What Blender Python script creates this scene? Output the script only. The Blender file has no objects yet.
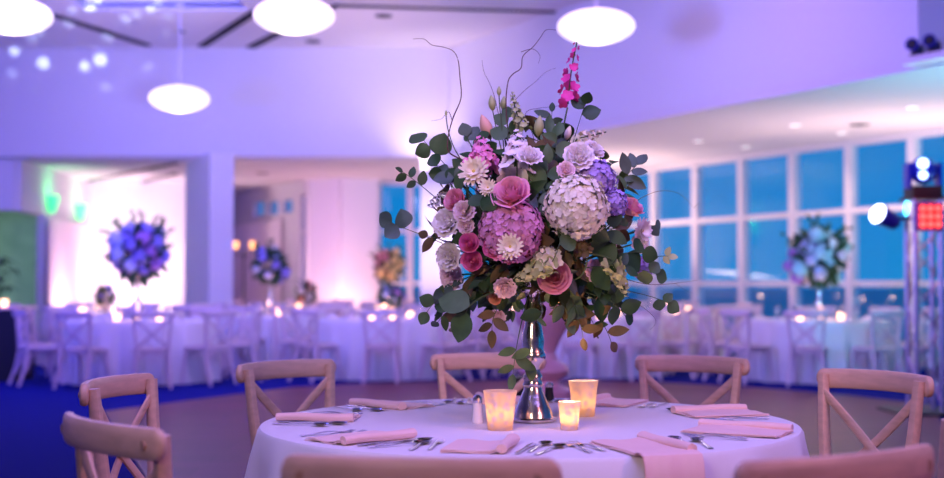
import bpy, math, random
from mathutils import Vector, Matrix, noise
random.seed(11)
PI = math.pi
sc = bpy.context.scene
COL = sc.collection

# ------------------------------------------------------------------ camera
F, HY, CH = 1267.0, 283.0, 1.23
cam = bpy.data.cameras.new('camera')
cam.sensor_width = 36.0
cam.lens = F / 944 * 36.0
cam.clip_end = 3000
cam.dof.use_dof = True
cam.dof.focus_distance = 4.05
cam.dof.aperture_fstop = 1.7
camo = bpy.data.objects.new('camera', cam)
COL.objects.link(camo)
PITCH = math.atan((HY - 239) / F)
camo.location = (0, 0, CH)
camo.rotation_euler = (PI / 2 + PITCH, 0, 0)
sc.camera = camo
sc.view_settings.view_transform = 'Standard'
sc.view_settings.look = 'None'
sc.view_settings.gamma = 1
sc.view_settings.exposure = 0.0
sc.view_settings.use_curve_mapping = False
sc.cycles.use_denoising = True
sc.cycles.max_bounces = 8
sc.cycles.sample_clamp_indirect = 6
sc.cycles.caustics_reflective = False
sc.cycles.caustics_refractive = False

# ------------------------------------------------------------------ dusk sky
w = bpy.data.worlds.new('dusk')
sc.world = w
w.use_nodes = True
nt = w.node_tree
nt.nodes.clear()
wo = nt.nodes.new('ShaderNodeOutputWorld')
bg = nt.nodes.new('ShaderNodeBackground')
tc = nt.nodes.new('ShaderNodeTexCoord')
sp = nt.nodes.new('ShaderNodeSeparateXYZ')
cr = nt.nodes.new('ShaderNodeValToRGB')
cr.color_ramp.elements[0].position = 0.0
cr.color_ramp.elements[0].color = (0.008, 0.27, 0.66, 1)
cr.color_ramp.elements[1].position = 0.35
cr.color_ramp.elements[1].color = (0.002, 0.15, 0.60, 1)
nz = nt.nodes.new('ShaderNodeTexNoise')
nz.inputs['Scale'].default_value = 5
nz.inputs['Detail'].default_value = 3
mp = nt.nodes.new('ShaderNodeMapping')
mp.inputs['Scale'].default_value = (1, 1, 5)
r2 = nt.nodes.new('ShaderNodeValToRGB')
r2.color_ramp.elements[0].position = 0.52
r2.color_ramp.elements[0].color = (0, 0, 0, 1)
r2.color_ramp.elements[1].position = 0.75
r2.color_ramp.elements[1].color = (0.5, 0.5, 0.5, 1)
mx = nt.nodes.new('ShaderNodeMix')
mx.data_type = 'RGBA'
nt.links.new(tc.outputs['Generated'], sp.inputs[0])
nt.links.new(sp.outputs['Z'], cr.inputs[0])
nt.links.new(tc.outputs['Generated'], mp.inputs[0])
nt.links.new(mp.outputs[0], nz.inputs['Vector'])
nt.links.new(nz.outputs['Fac'], r2.inputs[0])
nt.links.new(r2.outputs[0], mx.inputs['Factor'])
nt.links.new(cr.outputs[0], mx.inputs[6])
mx.inputs[7].default_value = (0.06, 0.30, 0.60, 1)
nt.links.new(mx.outputs[2], bg.inputs['Color'])
bg.inputs['Strength'].default_value = 1.0
nt.links.new(bg.outputs[0], wo.inputs[0])

# ------------------------------------------------------------------ event lighting, with added fill lamps
def aim(o, t):
    o.rotation_euler = (Vector(t) - Vector(o.location)).to_track_quat('-Z', 'Y').to_euler()
def spot(name, loc, tgt, col, power, size=60, blend=0.6, rad=0.1):
    l = bpy.data.lights.new(name, 'SPOT')
    l.color = col; l.energy = power; l.spot_size = math.radians(size)
    l.spot_blend = blend; l.shadow_soft_size = rad
    o = bpy.data.objects.new(name, l); COL.objects.link(o)
    o.location = loc; aim(o, tgt)
    return o
def area(name, loc, tgt, col, power, sx, sy):
    l = bpy.data.lights.new(name, 'AREA')
    l.shape = 'RECTANGLE'; l.size = sx; l.size_y = sy
    l.color = col; l.energy = power
    o = bpy.data.objects.new(name, l); COL.objects.link(o)
    o.location = loc; aim(o, tgt)
    return o
def point(name, loc, col, power, rad=0.02):
    l = bpy.data.lights.new(name, 'POINT')
    l.color = col; l.energy = power; l.shadow_soft_size = rad
    o = bpy.data.objects.new(name, l); COL.objects.link(o); o.location = loc
    return o
area('ceiling_wash', (0.5, 3.0, 5.1), (0.3, 5.5, 0), (0.40, 0.29, 1.0), 440, 6, 4)
area('room_wash', (-1.0, 13.5, 5.1), (-1, 15, 0), (0.50, 0.22, 1.0), 300, 9, 5)
spot('bulkhead_wash_left', (-6.0, 8.0, 2.2), (-8.0, 22, 4.5), (0.06, 0.07, 1.0), 1900, 75, 0.9, 0.4)
spot('bulkhead_wash_center', (-1.0, 8.0, 2.2), (-3.2, 22, 4.5), (0.22, 0.25, 1.0), 2100, 60, 1.0, 0.4)
spot('side_wall_wash', (-5.5, 6.0, 2.4), (4.2, 15.5, 4.4), (0.20, 0.22, 1.0), 3200, 62, 1.0, 0.8)
spot('corner_uplight', (-0.95, 20.9, 0.25), (-0.75, 21.8, 5.2), (1.0, 0.62, 0.90), 480, 60, 1.0, 0.1)
spot('corner_uplight_b', (-0.9, 21.3, 3.0), (-0.85, 21.75, 5.3), (1.0, 0.78, 0.80), 80, 110, 1.0, 0.1)
spot('ceiling_glow', (-1.6, 17.5, 2.4), (-1.2, 20.6, 5.3), (1.0, 0.70, 0.90), 210, 85, 1.0, 0.3)
spot('ceiling_glow_left', (-5.5, 16.5, 2.4), (-4.8, 20.0, 5.3), (0.65, 0.50, 1.0), 260, 85, 1.0, 0.3)
spot('column_warm', (-0.5, 19.6, 2.2), (-0.55, 21.6, 2.0), (1.0, 0.80, 0.78), 190, 60, 0.8, 0.1)
spot('lounge_uplight', (-7.1, 25.6, 0.25), (-7.15, 26.95, 2.0), (1.0, 0.66, 0.76), 420, 120, 1.0, 0.2)
area('lounge_uplight_b', (-2.6, 25.3, 0.25), (-2.7, 26.6, 2.8), (1.0, 0.52, 0.50), 55, 1.4, 0.3)
area('annex_wash', (-4.2, 24.2, 3.3), (-4.2, 25.2, 0), (1.0, 0.35, 0.85), 70, 4.5, 2.0)
area('soffit_uplight', (6.1, 16.6, 1.36), (5.9, 16.7, 3.4), (1.0, 0.66, 0.62), 90, 0.4, 3.0)  # unseen light card added to brighten the soffit
area('soffit_fill_b', (1.9, 22.6, 1.4), (1.9, 22.3, 3.4), (1.0, 0.66, 0.60), 110, 2.0, 1.0)  # second added card, for the far end of the soffit
spot('curtain_fill', (-7.2, 24.0, 0.2), (-8.0, 25.2, 1.5), (1.0, 0.62, 0.72), 260, 120, 0.9, 0.1)  # extra spot put in to brighten the curtain
spot('soffit_cyan', (6.2, 11.0, 1.0), (5.6, 13.6, 3.5), (0.30, 0.80, 1.0), 650, 100, 1.0, 0.2)
area('window_table_warm', (4.6, 18.6, 3.35), (4.0, 18.2, 0.7), (1.0, 0.62, 0.42), 60, 2.4, 1.5)
spot('par_cyan', (4.15, 11.9, 2.0), (5.1, 16.0, 0.9), (0.05, 0.70, 1.0), 480, 40, 0.8, 0.06)
spot('pink_side', (4.5, -0.5, 3.6), (0.3, 4.2, 0.8), (1.0, 0.34, 0.36), 380, 60, 0.9, 0.5)
spot('front_fill', (-1.6, -1.5, 3.0), (0.2, 4.2, 1.5), (1.0, 0.74, 0.60), 430, 32, 0.8, 0.5)
spot('green_room', (-9.2, 23.0, 2.3), (-11.0, 24.6, 1.3), (0.40, 1.0, 0.78), 300, 140, 0.9, 0.2)
# gobo projector throwing soft dots over the upper left wall and ceiling
g = spot('dot_gobo', (-3.2, 9.0, 2.6), (-6.4, 19.9, 6.1), (0.50, 0.62, 1.0), 15000, 19, 0.5, 0.02)
g.data.use_nodes = True
t_ = g.data.node_tree
em = [n for n in t_.nodes if n.type == 'EMISSION'][0]
tcx = t_.nodes.new('ShaderNodeTexCoord'); vor = t_.nodes.new('ShaderNodeTexVoronoi')
vor.inputs['Scale'].default_value = 36
rr = t_.nodes.new('ShaderNodeValToRGB')
rr.color_ramp.elements[0].position = 0.22; rr.color_ramp.elements[0].color = (1, 1, 1, 1)
rr.color_ramp.elements[1].position = 0.34; rr.color_ramp.elements[1].color = (0, 0, 0, 1)
t_.links.new(tcx.outputs['Normal'], vor.inputs['Vector'])
t_.links.new(vor.outputs['Distance'], rr.inputs[0])
t_.links.new(rr.outputs[0], em.inputs['Color'])

# ------------------------------------------------------------------ materials
def mat(name, col, rough=0.6, metal=0.0, noise_amt=0.0, scale=8.0, stretch=(1, 1, 1), col2=None,
        emit=None, estr=0.0, sheen=0.0, bump=0.0, sss=0.0, spec=0.5, trans=0.0, ior=1.45):
    m = bpy.data.materials.new(name); m.use_nodes = True
    n = m.node_tree.nodes; L = m.node_tree.links
    b = n['Principled BSDF']
    b.inputs['Base Color'].default_value = (*col, 1)
    b.inputs['Roughness'].default_value = rough
    b.inputs['Metallic'].default_value = metal
    b.inputs['Specular IOR Level'].default_value = spec
    b.inputs['Transmission Weight'].default_value = trans
    b.inputs['IOR'].default_value = ior
    if sheen: b.inputs['Sheen Weight'].default_value = sheen
    if sss:
        b.inputs['Subsurface Weight'].default_value = sss
        b.inputs['Subsurface Radius'].default_value = (0.01, 0.006, 0.005)
    if emit:
        b.inputs['Emission Color'].default_value = (*emit, 1)
        b.inputs['Emission Strength'].default_value = estr
    if noise_amt or bump:
        tcn = n.new('ShaderNodeTexCoord'); mpn = n.new('ShaderNodeMapping'); nzn = n.new('ShaderNodeTexNoise')
        mpn.inputs['Scale'].default_value = stretch
        nzn.inputs['Scale'].default_value = scale; nzn.inputs['Detail'].default_value = 4
        L.new(tcn.outputs['Object'], mpn.inputs[0]); L.new(mpn.outputs[0], nzn.inputs['Vector'])
        if noise_amt:
            c2 = col2 or tuple(c * (1 - noise_amt) for c in col)
            rp = n.new('ShaderNodeValToRGB')
            rp.color_ramp.elements[0].position = 0.35; rp.color_ramp.elements[1].position = 0.65
            rp.color_ramp.elements[0].color = (*c2, 1); rp.color_ramp.elements[1].color = (*col, 1)
            L.new(nzn.outputs['Fac'], rp.inputs[0]); L.new(rp.outputs[0], b.inputs['Base Color'])
        if bump:
            bp_ = n.new('ShaderNodeBump'); bp_.inputs['Strength'].default_value = bump
            bp_.inputs['Distance'].default_value = 0.01
            L.new(nzn.outputs['Fac'], bp_.inputs['Height']); L.new(bp_.outputs[0], b.inputs['Normal'])
    return m
M = {}
M['paint'] = mat('wall_paint', (0.80, 0.78, 0.80), 0.85, bump=0.05, scale=30)
M['ceil'] = mat('ceiling_paint', (0.80, 0.76, 0.78), 0.9)
M['slot'] = mat('slot_black', (0.01, 0.01, 0.015), 0.8)
M['frame'] = mat('window_frame_paint', (0.78, 0.76, 0.78), 0.5)
M['carpet'] = mat('blue_carpet', (0.006, 0.014, 0.24), 0.95, noise_amt=0.35, scale=60, bump=0.4, spec=0.08)
M['wood_chair'] = mat('natural_wood', (0.74, 0.48, 0.33), 0.42, noise_amt=0.15, scale=9, stretch=(1, 6, 6))
M['white_chair'] = mat('limewashed_wood', (0.80, 0.66, 0.70), 0.5, noise_amt=0.12, scale=9, stretch=(1, 6, 6))
M['rattan'] = mat('rattan', (0.55, 0.38, 0.24), 0.7, noise_amt=0.4, scale=120, bump=0.5)
M['bolt'] = mat('wood_plug', (0.42, 0.25, 0.16), 0.5)
M['cloth'] = mat('tablecloth_linen', (0.80, 0.78, 0.80), 0.85, sheen=0.2, bump=0.08, scale=200)
M['napkin'] = mat('blush_napkin', (0.90, 0.62, 0.56), 0.8, sheen=0.2, bump=0.1, scale=150)
M['farnapkin'] = mat('white_napkin', (0.85, 0.80, 0.82), 0.8)
M['steel'] = mat('polished_steel', (0.72, 0.72, 0.74), 0.16, 1.0)
M['silver'] = mat('mercury_silver', (0.86, 0.78, 0.72), 0.2, 1.0, noise_amt=0.25, scale=26, bump=0.25)
M['votive'] = mat('mercury_glass', (0.90, 0.80, 0.74), 0.35, 0.0, noise_amt=0.35, scale=75, bump=0.6, trans=0.75, sss=0.0)
m = bpy.data.materials.new('mercury_votive_glass'); m.use_nodes = True
n = m.node_tree.nodes; L = m.node_tree.links; b = n['Principled BSDF']; o_ = n['Material Output']
b.inputs['Base Color'].default_value = (0.90, 0.80, 0.80, 1); b.inputs['Metallic'].default_value = 0.5; b.inputs['Roughness'].default_value = 0.3
tl = n.new('ShaderNodeBsdfTranslucent'); tl.inputs['Color'].default_value = (1.0, 0.86, 0.72, 1); ms = n.new('ShaderNodeMixShader')
vo = n.new('ShaderNodeTexVoronoi'); vo.inputs['Scale'].default_value = 50; tcn = n.new('ShaderNodeTexCoord'); mr = n.new('ShaderNodeMapRange')
mr.inputs['From Max'].default_value = 0.6; mr.inputs['To Min'].default_value = 0.10; mr.inputs['To Max'].default_value = 0.85
L.new(tcn.outputs['Object'], vo.inputs['Vector']); L.new(vo.outputs['Distance'], mr.inputs['Value']); L.new(mr.outputs[0], ms.inputs[0])
L.new(b.outputs[0], ms.inputs[1]); L.new(tl.outputs[0], ms.inputs[2]); L.new(ms.outputs[0], o_.inputs['Surface'])
M['votive'] = m
M['wax'] = mat('candle_wax', (0.95, 0.86, 0.70), 0.5, emit=(1, 0.55, 0.2), estr=0.9)
M['flame'] = mat('flame', (1, 0.8, 0.4), 0.5, emit=(1.0, 0.62, 0.25), estr=30)
M['farglow'] = mat('lit_votive_glass', (1, 0.8, 0.6), 0.4, emit=(1.0, 0.50, 0.22), estr=4.5)
M['amber'] = mat('amber_candle_glass', (1, 0.7, 0.3), 0.4, emit=(1.0, 0.42, 0.10), estr=2.2)
M['salt'] = mat('salt_glass', (0.9, 0.86, 0.88), 0.15, spec=0.6)
M['pendant'] = mat('pendant_shade', (0.95, 0.92, 0.88), 0.7, emit=(1.0, 0.86, 0.80), estr=1.25)
M['downlight'] = mat('downlight_lens', (1, 1, 1), 0.5, emit=(1.0, 0.92, 0.88), estr=1.6)
M['black'] = mat('black_finish', (0.012, 0.012, 0.015), 0.5)
M['bluecase'] = mat('fixture_case', (0.008, 0.02, 0.40), 0.3, emit=None)
M['truss'] = mat('aluminium_truss', (0.55, 0.50, 0.60), 0.35, 0.8)
M['redled'] = mat('red_led', (1, 0.1, 0.1), 0.4, emit=(1.0, 0.10, 0.08), estr=2.2)
M['redrim'] = mat('led_housing_face', (0.35, 0.02, 0.03), 0.4)
M['bluelens'] = mat('blue_white_lens', (0.4, 0.6, 1), 0.3, emit=(0.30, 0.42, 1.0), estr=7)
M['whitelens'] = mat('white_lens', (0.8, 0.9, 1), 0.3, emit=(0.75, 0.85, 1.0), estr=7)
M['greenlens'] = mat('green_lens', (0.2, 1, 0.4), 0.3, emit=(0.02, 0.9, 0.16), estr=1.5)
M['curtain'] = mat('white_curtain', (0.82, 0.74, 0.76), 0.85)
M['greenwall'] = mat('side_room_wall', (0.62, 0.55, 0.48), 0.8, noise_amt=0.35, scale=1.6)
M['stem'] = mat('flower_stem', (0.06, 0.11, 0.035), 0.6)
M['twig'] = mat('willow_twig', (0.11, 0.05, 0.035), 0.6)
M['euc'] = mat('eucalyptus_leaf', (0.075, 0.16, 0.055), 0.55, noise_amt=0.3, scale=18)
M['euc2'] = mat('dark_green_leaf', (0.03, 0.085, 0.022), 0.5, noise_amt=0.3, scale=18)
M['euc3'] = mat('olive_brown_leaf', (0.15, 0.105, 0.035), 0.55, noise_amt=0.3, scale=18)
M['bluegreen'] = mat('blue_grey_leaf', (0.09, 0.15, 0.11), 0.5, noise_amt=0.3, scale=18)
M['whitehyd'] = mat('cream_hydrangea_petal', (0.90, 0.85, 0.68), 0.6, sss=0.1)
M['pinkhyd'] = mat('mauve_pink_hydrangea_petal', (0.80, 0.34, 0.58), 0.6, noise_amt=0.25, scale=20, sss=0.1)
M['lavhyd'] = mat('lavender_hydrangea_petal', (0.50, 0.36, 0.80), 0.6, noise_amt=0.2, scale=20, sss=0.1)
M['rose'] = mat('soft_pink_rose_petal', (0.90, 0.42, 0.56), 0.55, sss=0.15)
M['hotrose'] = mat('bright_pink_rose_petal', (0.92, 0.26, 0.54), 0.55, sss=0.15)
M['dusty'] = mat('dusty_pink_rose_petal', (0.82, 0.38, 0.46), 0.55, sss=0.15)
M['white'] = mat('white_petal', (0.88, 0.82, 0.82), 0.6, sss=0.1)
M['blush'] = mat('blush_petal', (0.86, 0.64, 0.68), 0.6, sss=0.1)
M['cream'] = mat('cream_petal', (0.88, 0.80, 0.58), 0.6, sss=0.1)
M['yellow'] = mat('yellow_center', (0.65, 0.50, 0.10), 0.8, bump=0.6, scale=200)
M['magenta'] = mat('magenta_petal', (0.75, 0.05, 0.32), 0.55)
M['stock'] = mat('stock_pink_petal', (0.82, 0.28, 0.50), 0.6)
M['bud'] = mat('pale_green_bud', (0.45, 0.50, 0.22), 0.55)
M['peach'] = mat('peach_bud', (0.85, 0.50, 0.36), 0.55)
M['sea'] = mat('sea_water', (0.004, 0.05, 0.16), 0.3)
M['pinkped'] = mat('pink_pedestal', (0.80, 0.42, 0.55), 0.35, bump=0.1)
M['bowl'] = mat('copper_bowl', (0.75, 0.22, 0.08), 0.35, 0.3)

# dance floor planks
m = bpy.data.materials.new('dance_floor_wood'); m.use_nodes = True
n = m.node_tree.nodes; L = m.node_tree.links; b = n['Principled BSDF']
tcn = n.new('ShaderNodeTexCoord'); br = n.new('ShaderNodeTexBrick'); nzn = n.new('ShaderNodeTexNoise')
br.inputs['Color1'].default_value = (0.15, 0.028, 0.055, 1); br.inputs['Color2'].default_value = (0.11, 0.022, 0.042, 1)
br.inputs['Mortar'].default_value = (0.05, 0.02, 0.02, 1); br.inputs['Scale'].default_value = 1.0
br.inputs['Brick Width'].default_value = 0.9; br.inputs['Row Height'].default_value = 0.3
br.inputs['Mortar Size'].default_value = 0.006
L.new(tcn.outputs['Object'], br.inputs['Vector']); L.new(br.outputs['Color'], b.inputs['Base Color'])
b.inputs['Roughness'].default_value = 0.38; b.inputs['Specular IOR Level'].default_value = 0.16
M['dance'] = m
# window glass: clear sheet with a mirror-like skin
m = bpy.data.materials.new('window_glass'); m.use_nodes = True
n = m.node_tree.nodes; L = m.node_tree.links; n.clear()
o_ = n.new('ShaderNodeOutputMaterial'); mxs = n.new('ShaderNodeMixShader'); tr = n.new('ShaderNodeBsdfTransparent')
gl = n.new('ShaderNodeBsdfGlossy'); fr0 = n.new('ShaderNodeLayerWeight'); fr = n.new('ShaderNodeMapRange'); fr.inputs['From Min'].default_value = 0.3; fr.inputs['To Min'].default_value = 0.02; fr.inputs['To Max'].default_value = 0.22; L.new(fr0.outputs['Facing'], fr.inputs['Value'])
gl.inputs['Roughness'].default_value = 0.02; tr.inputs['Color'].default_value = (0.86, 0.95, 1.0, 1)
L.new(fr.outputs[0], mxs.inputs[0]); L.new(tr.outputs[0], mxs.inputs[1]); L.new(gl.outputs[0], mxs.inputs[2])
L.new(mxs.outputs[0], o_.inputs[0])
M['glass'] = m

# ------------------------------------------------------------------ mesh helpers
class MB:
    def __init__(s): s.v = []; s.f = []
    def add(s, vs, fs):
        o = len(s.v); s.v += [tuple(v) for v in vs]; s.f += [tuple(i + o for i in f) for f in fs]
    def box(s, c, d, rz=0.0, rot=None):
        cx, cy, cz = c; dx, dy, dz = (q / 2 for q in d)
        R = rot if rot is not None else Matrix.Rotation(rz, 3, 'Z')
        vs = [Vector(c) + R @ Vector((x * dx, y * dy, z * dz)) for x in (-1, 1) for y in (-1, 1) for z in (-1, 1)]
        s.add(vs, [(0, 1, 3, 2), (4, 6, 7, 5), (0, 4, 5, 1), (2, 3, 7, 6), (0, 2, 6, 4), (1, 5, 7, 3)])
    def prism(s, poly, z0, z1):
        k = len(poly)
        s.add([(x, y, z0) for x, y in poly] + [(x, y, z1) for x, y in poly],
              [tuple(range(k))[::-1], tuple(range(k, 2 * k))] + [(i, (i + 1) % k, (i + 1) % k + k, i + k) for i in range(k)])
    def beam(s, p, q, th, z0, z1, off=0.0):
        # wall slab between plan points p and q
        p = Vector(p); q = Vector(q); d = (q - p).normalized(); nn = Vector((d.y, -d.x))
        a = p + nn * (off - th / 2); b_ = q + nn * (off - th / 2); c = q + nn * (off + th / 2); e = p + nn * (off + th / 2)
        s.prism([a[:], b_[:], c[:], e[:]], z0, z1)
    def lathe(s, prof, nseg=32, c=(0, 0, 0), caps=True):
        vs = []; fs = []
        for r, z in prof:
            for i in range(nseg):
                a = 2 * PI * i / nseg
                vs.append((c[0] + r * math.cos(a), c[1] + r * math.sin(a), c[2] + z))
        for j in range(len(prof) - 1):
            for i in range(nseg):
                k = (i + 1) % nseg
                fs.append((j * nseg + i, j * nseg + k, (j + 1) * nseg + k, (j + 1) * nseg + i))
        if caps:
            fs.append(tuple(range(nseg))[::-1]); fs.append(tuple(range((len(prof) - 1) * nseg, len(prof) * nseg)))
        s.add(vs, fs)
    def sweep(s, pts, rad, nseg=8, up=(0, 0, 1), sq=1.0):
        # pts: polyline, rad: (w,h) or list of them; w along side, h along 'up'
        pts = [Vector(p) for p in pts]; n_ = len(pts)
        if not isinstance(rad, list): rad = [rad] * n_
        rad = [(r, r) if not isinstance(r, tuple) else r for r in rad]
        vs = []; fs = []; U = Vector(up)
        for i, p in enumerate(pts):
            t = (pts[min(i + 1, n_ - 1)] - pts[max(i - 1, 0)]).normalized()
            side = t.cross(U)
            if side.length < 1e-4: side = t.cross(Vector((1, 0, 0)))
            side.normalize(); u2 = side.cross(t).normalized(); U = u2 if abs(t.dot(Vector(up))) > 0.98 else Vector(up)
            for k in range(nseg):
                a = 2 * PI * (k + 0.5) / nseg
                ca, sa = math.cos(a), math.sin(a)
                if sq != 1.0:
                    ca = math.copysign(abs(ca) ** sq, ca); sa = math.copysign(abs(sa) ** sq, sa)
                vs.append(p + side * (ca * rad[i][0]) + u2 * (sa * rad[i][1]))
        for i in range(n_ - 1):
            for k in range(nseg):
                l = (k + 1) % nseg
                fs.append((i * nseg + k, i * nseg + l, (i + 1) * nseg + l, (i + 1) * nseg + k))
        fs.append(tuple(range(nseg))[::-1]); fs.append(tuple(range((n_ - 1) * nseg, n_ * nseg)))
        s.add(vs, fs)
    def ball(s, c, r, seg=8, rings=6, squash=1.0):
        prof = [(max(1e-4, r * math.sin(PI * j / rings)), -r * squash * math.cos(PI * j / rings)) for j in range(rings + 1)]
        s.lathe(prof, seg, c)
    def build(s, name, material, parent=None, smooth=True, loc=None):
        me = bpy.data.meshes.new(name); me.from_pydata(s.v, [], s.f); me.update()
        if smooth:
            me.polygons.foreach_set('use_smooth', [True] * len(me.polygons))
            try: me.set_sharp_from_angle(angle=math.radians(38))
            except Exception: pass
        me.materials.append(M[material])
        o = bpy.data.objects.new(name, me); COL.objects.link(o)
        if parent: o.parent = parent
        if loc: o.location = loc
        return o
def tag(o, label, cat, group=None, kind=None):
    if label: o['label'] = label
    if cat: o['category'] = cat
    if group: o['group'] = group
    if kind: o['kind'] = kind
    return o
def thing(name, label, cat, loc=(0, 0, 0), rz=0.0, group=None):
    o = bpy.data.objects.new(name, None); COL.objects.link(o); o.empty_display_size = 0.05
    o.location = loc; o.rotation_euler = (0, 0, rz)
    return tag(o, label, cat, group)
KIDS = {}
def dup(root, loc, rot, label=None, group=None, scale=None):
    r = root.copy(); COL.objects.link(r); r.location = loc
    r.rotation_euler = rot if isinstance(rot, (tuple, list)) or hasattr(rot, 'x') else (0, 0, rot)
    if scale: r.scale = scale
    if label: r['label'] = label
    if group: r['group'] = group
    for ch in KIDS.get(root.name) or list(root.children):
        c = ch.copy(); COL.objects.link(c); c.parent = r
        for gch in ch.children:
            d = gch.copy(); COL.objects.link(d); d.parent = c
    return r
def struct(name, mb, material, parent=None, smooth=False, label=None):
    o = mb.build(name, material, parent, smooth)
    if not parent: o['kind'] = 'structure'
    if label: o['label'] = label
    return o

# ------------------------------------------------------------------ room shell
A = Vector((-0.479, 0.878))                    # direction of the glazed side, receding to the left
P0 = Vector((-0.47, 22.0))                     # foot of the tall room's far corner
W0 = Vector((6.64, 17.8))                      # a point of the glazed side
wl = lambda t: (W0 + A * t)
al = lambda t: (P0 - A * t)
ZC, ZS = 5.3, 3.4
mb = MB(); mb.prism([(-13, -5), (19.5, -5), wl(9.9)[:], (-13, 40)], -0.2, 0.0)
o = struct('floor', mb, 'carpet', label='deep blue carpet under the tables'); 
mb = MB()
dpoly = [(-1.6, 3.2), (2.6, 3.2), (3.3, 8.0), (4.0, 10.8), (4.62, 12.75), (4.05, 13.9), (3.35, 14.8), (2.2, 15.7), (0.8, 16.1),
         (-1.15, 15.6), (-2.1, 14.9), (-2.6, 13.9), (-3.05, 13.0), (-3.5, 12.1), (-2.75, 10.0), (-1.98, 7.8)]
mb.prism(dpoly, 0.001, 0.012)
struct('floor_dance', mb, 'dance', label='polished wooden dance floor laid over the carpet')
mb = MB()
# main ceiling with a raised tray: slabs around the opening
TR = (-5.75, -3.35, 12.0, 18.75)
def cpoly(x0, x1, y0, y1): mb.prism([(x0, y0), (x1, y0), (x1, y1), (x0, y1)], ZC, ZC + 0.1)
cpoly(-10, TR[0], -5, 22.3); cpoly(TR[0], TR[1], -5, TR[2]); cpoly(TR[0], TR[1], TR[3], 22.3)
mb.prism([(TR[1], -5), (14.5, -5), (-0.3, 22.3), (TR[1], 22.3)], ZC, ZC + 0.1)
mb.box(((TR[0] + TR[1]) / 2, (TR[2] + TR[3]) / 2, ZC + 0.65), (TR[1] - TR[0] + .3, TR[3] - TR[2] + .3, 0.1))
for x in (TR[0] - .05, TR[1] + .05): mb.box((x, (TR[2] + TR[3]) / 2, ZC + .35), (.1, TR[3] - TR[2] + .2, .6))
for y in (TR[2] - .05, TR[3] + .05): mb.box(((TR[0] + TR[1]) / 2, y, ZC + .35), (TR[1] - TR[0], .1, .6))
struct('ceiling', mb, 'ceil')
area('tray_blue', ((TR[0] + TR[1]) / 2, 15.5, ZC + 0.08), ((TR[0] + TR[1]) / 2, 15.5, 9), (0.05, 0.10, 1.0), 240, 1.6, 5)
mb = MB()   # lower ceiling of the annex and the soffit on the glazed side
mb.prism([(-13, 22.16), (-0.47, 22.16), P0[:], al(30)[:], wl(-27)[:], wl(9.9)[:], (1.0, 27.3), (-2, 27.3), (-3.3, 26.8), (-5.9, 31.7), (-13, 31.7)], ZS, ZS + 0.13)
struct('ceiling_low', mb, 'ceil')
mb = MB(); mb.beam((-10, 22.0), (-0.40, 22.0), 0.3, ZS + 0.02, ZC + 0.05); struct('wall_back', mb, 'paint')
mb = MB(); e1 = al(10.46)
mb.beam(al(0), e1, 0.2, ZS + .12, ZC + .05, -0.1); mb.beam(e1, e1 + Vector((1.6, 0)), .2, ZS + .12, ZC + .05, -0.1)
e2 = e1 + Vector((1.6, 0)); mb.beam(e2, e2 - A * 20, .2, ZS + .12, ZC + .05, -0.1)
struct('wall_right', mb, 'paint')
mb = MB(); mb.beam((-9.0, -5), (-8.75, 21.2), .2, 0, ZC); mb.beam((-8.75, 21.2), (-8.7, 22.2), .2, 2.5, ZC); mb.beam((-8.0, 22.2), (-8.8, 22.2), .2, 2.5, ZS)
mb.beam((-8.0, 22.2), (-8.08, 23.75), .16, 2.5, ZS); mb.beam((-8.08, 23.75), (-8.25, 27), .16, 0, ZS)
struct('wall_left', mb, 'paint')
mb = MB(); mb.beam((-11.5, 22.0), (-11.5, 28), .1, 0, ZS); mb.beam((-11.5, 27.2), (-8.25, 27.2), .1, 0, ZS); mb.beam((-11.5, 21.0), (-8.7, 21.0), .1, 0, ZS); mb.beam((-11.5, 21.0), (-11.5, 22), .1, 0, ZS)
struct('wall_side_room', mb, 'greenwall')
mb = MB(); mb.beam((-8.3, 27.05), (-5.85, 27.05), .1, 0, ZS); mb.beam((-5.85, 27.0), (-5.95, 31.6), .1, 0, ZS)
struct('wall_annex', mb, 'paint')
# annex wall Q with three clerestory windows and one tall window
Q0 = Vector((-3.4, 26.6)); Q1 = Vector((-6.03, 31.3)); QL = (Q1 - Q0).length; qd = (Q1 - Q0) / QL
def qat(px):
    q = (px - 472) / F
    return (q * Q0.y - Q0.x) / (qd.x - q * qd.y)
mb = MB(); holes = []
for a, b_, z0, z1 in [(303, 309.5, 0.9, 3.12), (284, 296, 2.72, 3.08), (270, 281.5, 2.72, 3.10), (256, 267.5, 2.74, 3.14)]:
    holes.append((qat(b_), qat(a), z0, z1))
tprev = 0
for (t0, t1, z0, z1) in holes:
    mb.beam(Q0 + qd * tprev, Q0 + qd * t0, .14, 0, ZS); mb.beam(Q0 + qd * t0, Q0 + qd * t1, .14, 0, z0)
    mb.beam(Q0 + qd * t0, Q0 + qd * t1, .14, z1, ZS); tprev = t1
mb.beam(Q0 + qd * tprev, Q1, .14, 0, ZS); struct('wall_annex_side', mb, 'paint')
wn = 1
for (t0, t1, z0, z1) in holes:
    mb = MB()
    for (a, b_) in ((t0, t0 + .04), (t1 - .04, t1)): mb.beam(Q0 + qd * a, Q0 + qd * b_, .16, z0, z1)
    mb.beam(Q0 + qd * t0, Q0 + qd * t1, .16, z1 - .04, z1); mb.beam(Q0 + qd * t0, Q0 + qd * t1, .16, z0, z0 + .04)
    if z0 < 1: mb.beam(Q0 + qd * t0, Q0 + qd * t1, .16, 2.28, 2.34)
    fo = struct('window_%d' % wn, mb, 'frame'); wn += 1
    g_ = MB(); g_.beam(Q0 + qd * (t0 + .03), Q0 + qd * (t1 - .03), .01, z0 + .02, z1 - .02); struct('pane', g_, 'glass', fo)
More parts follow.
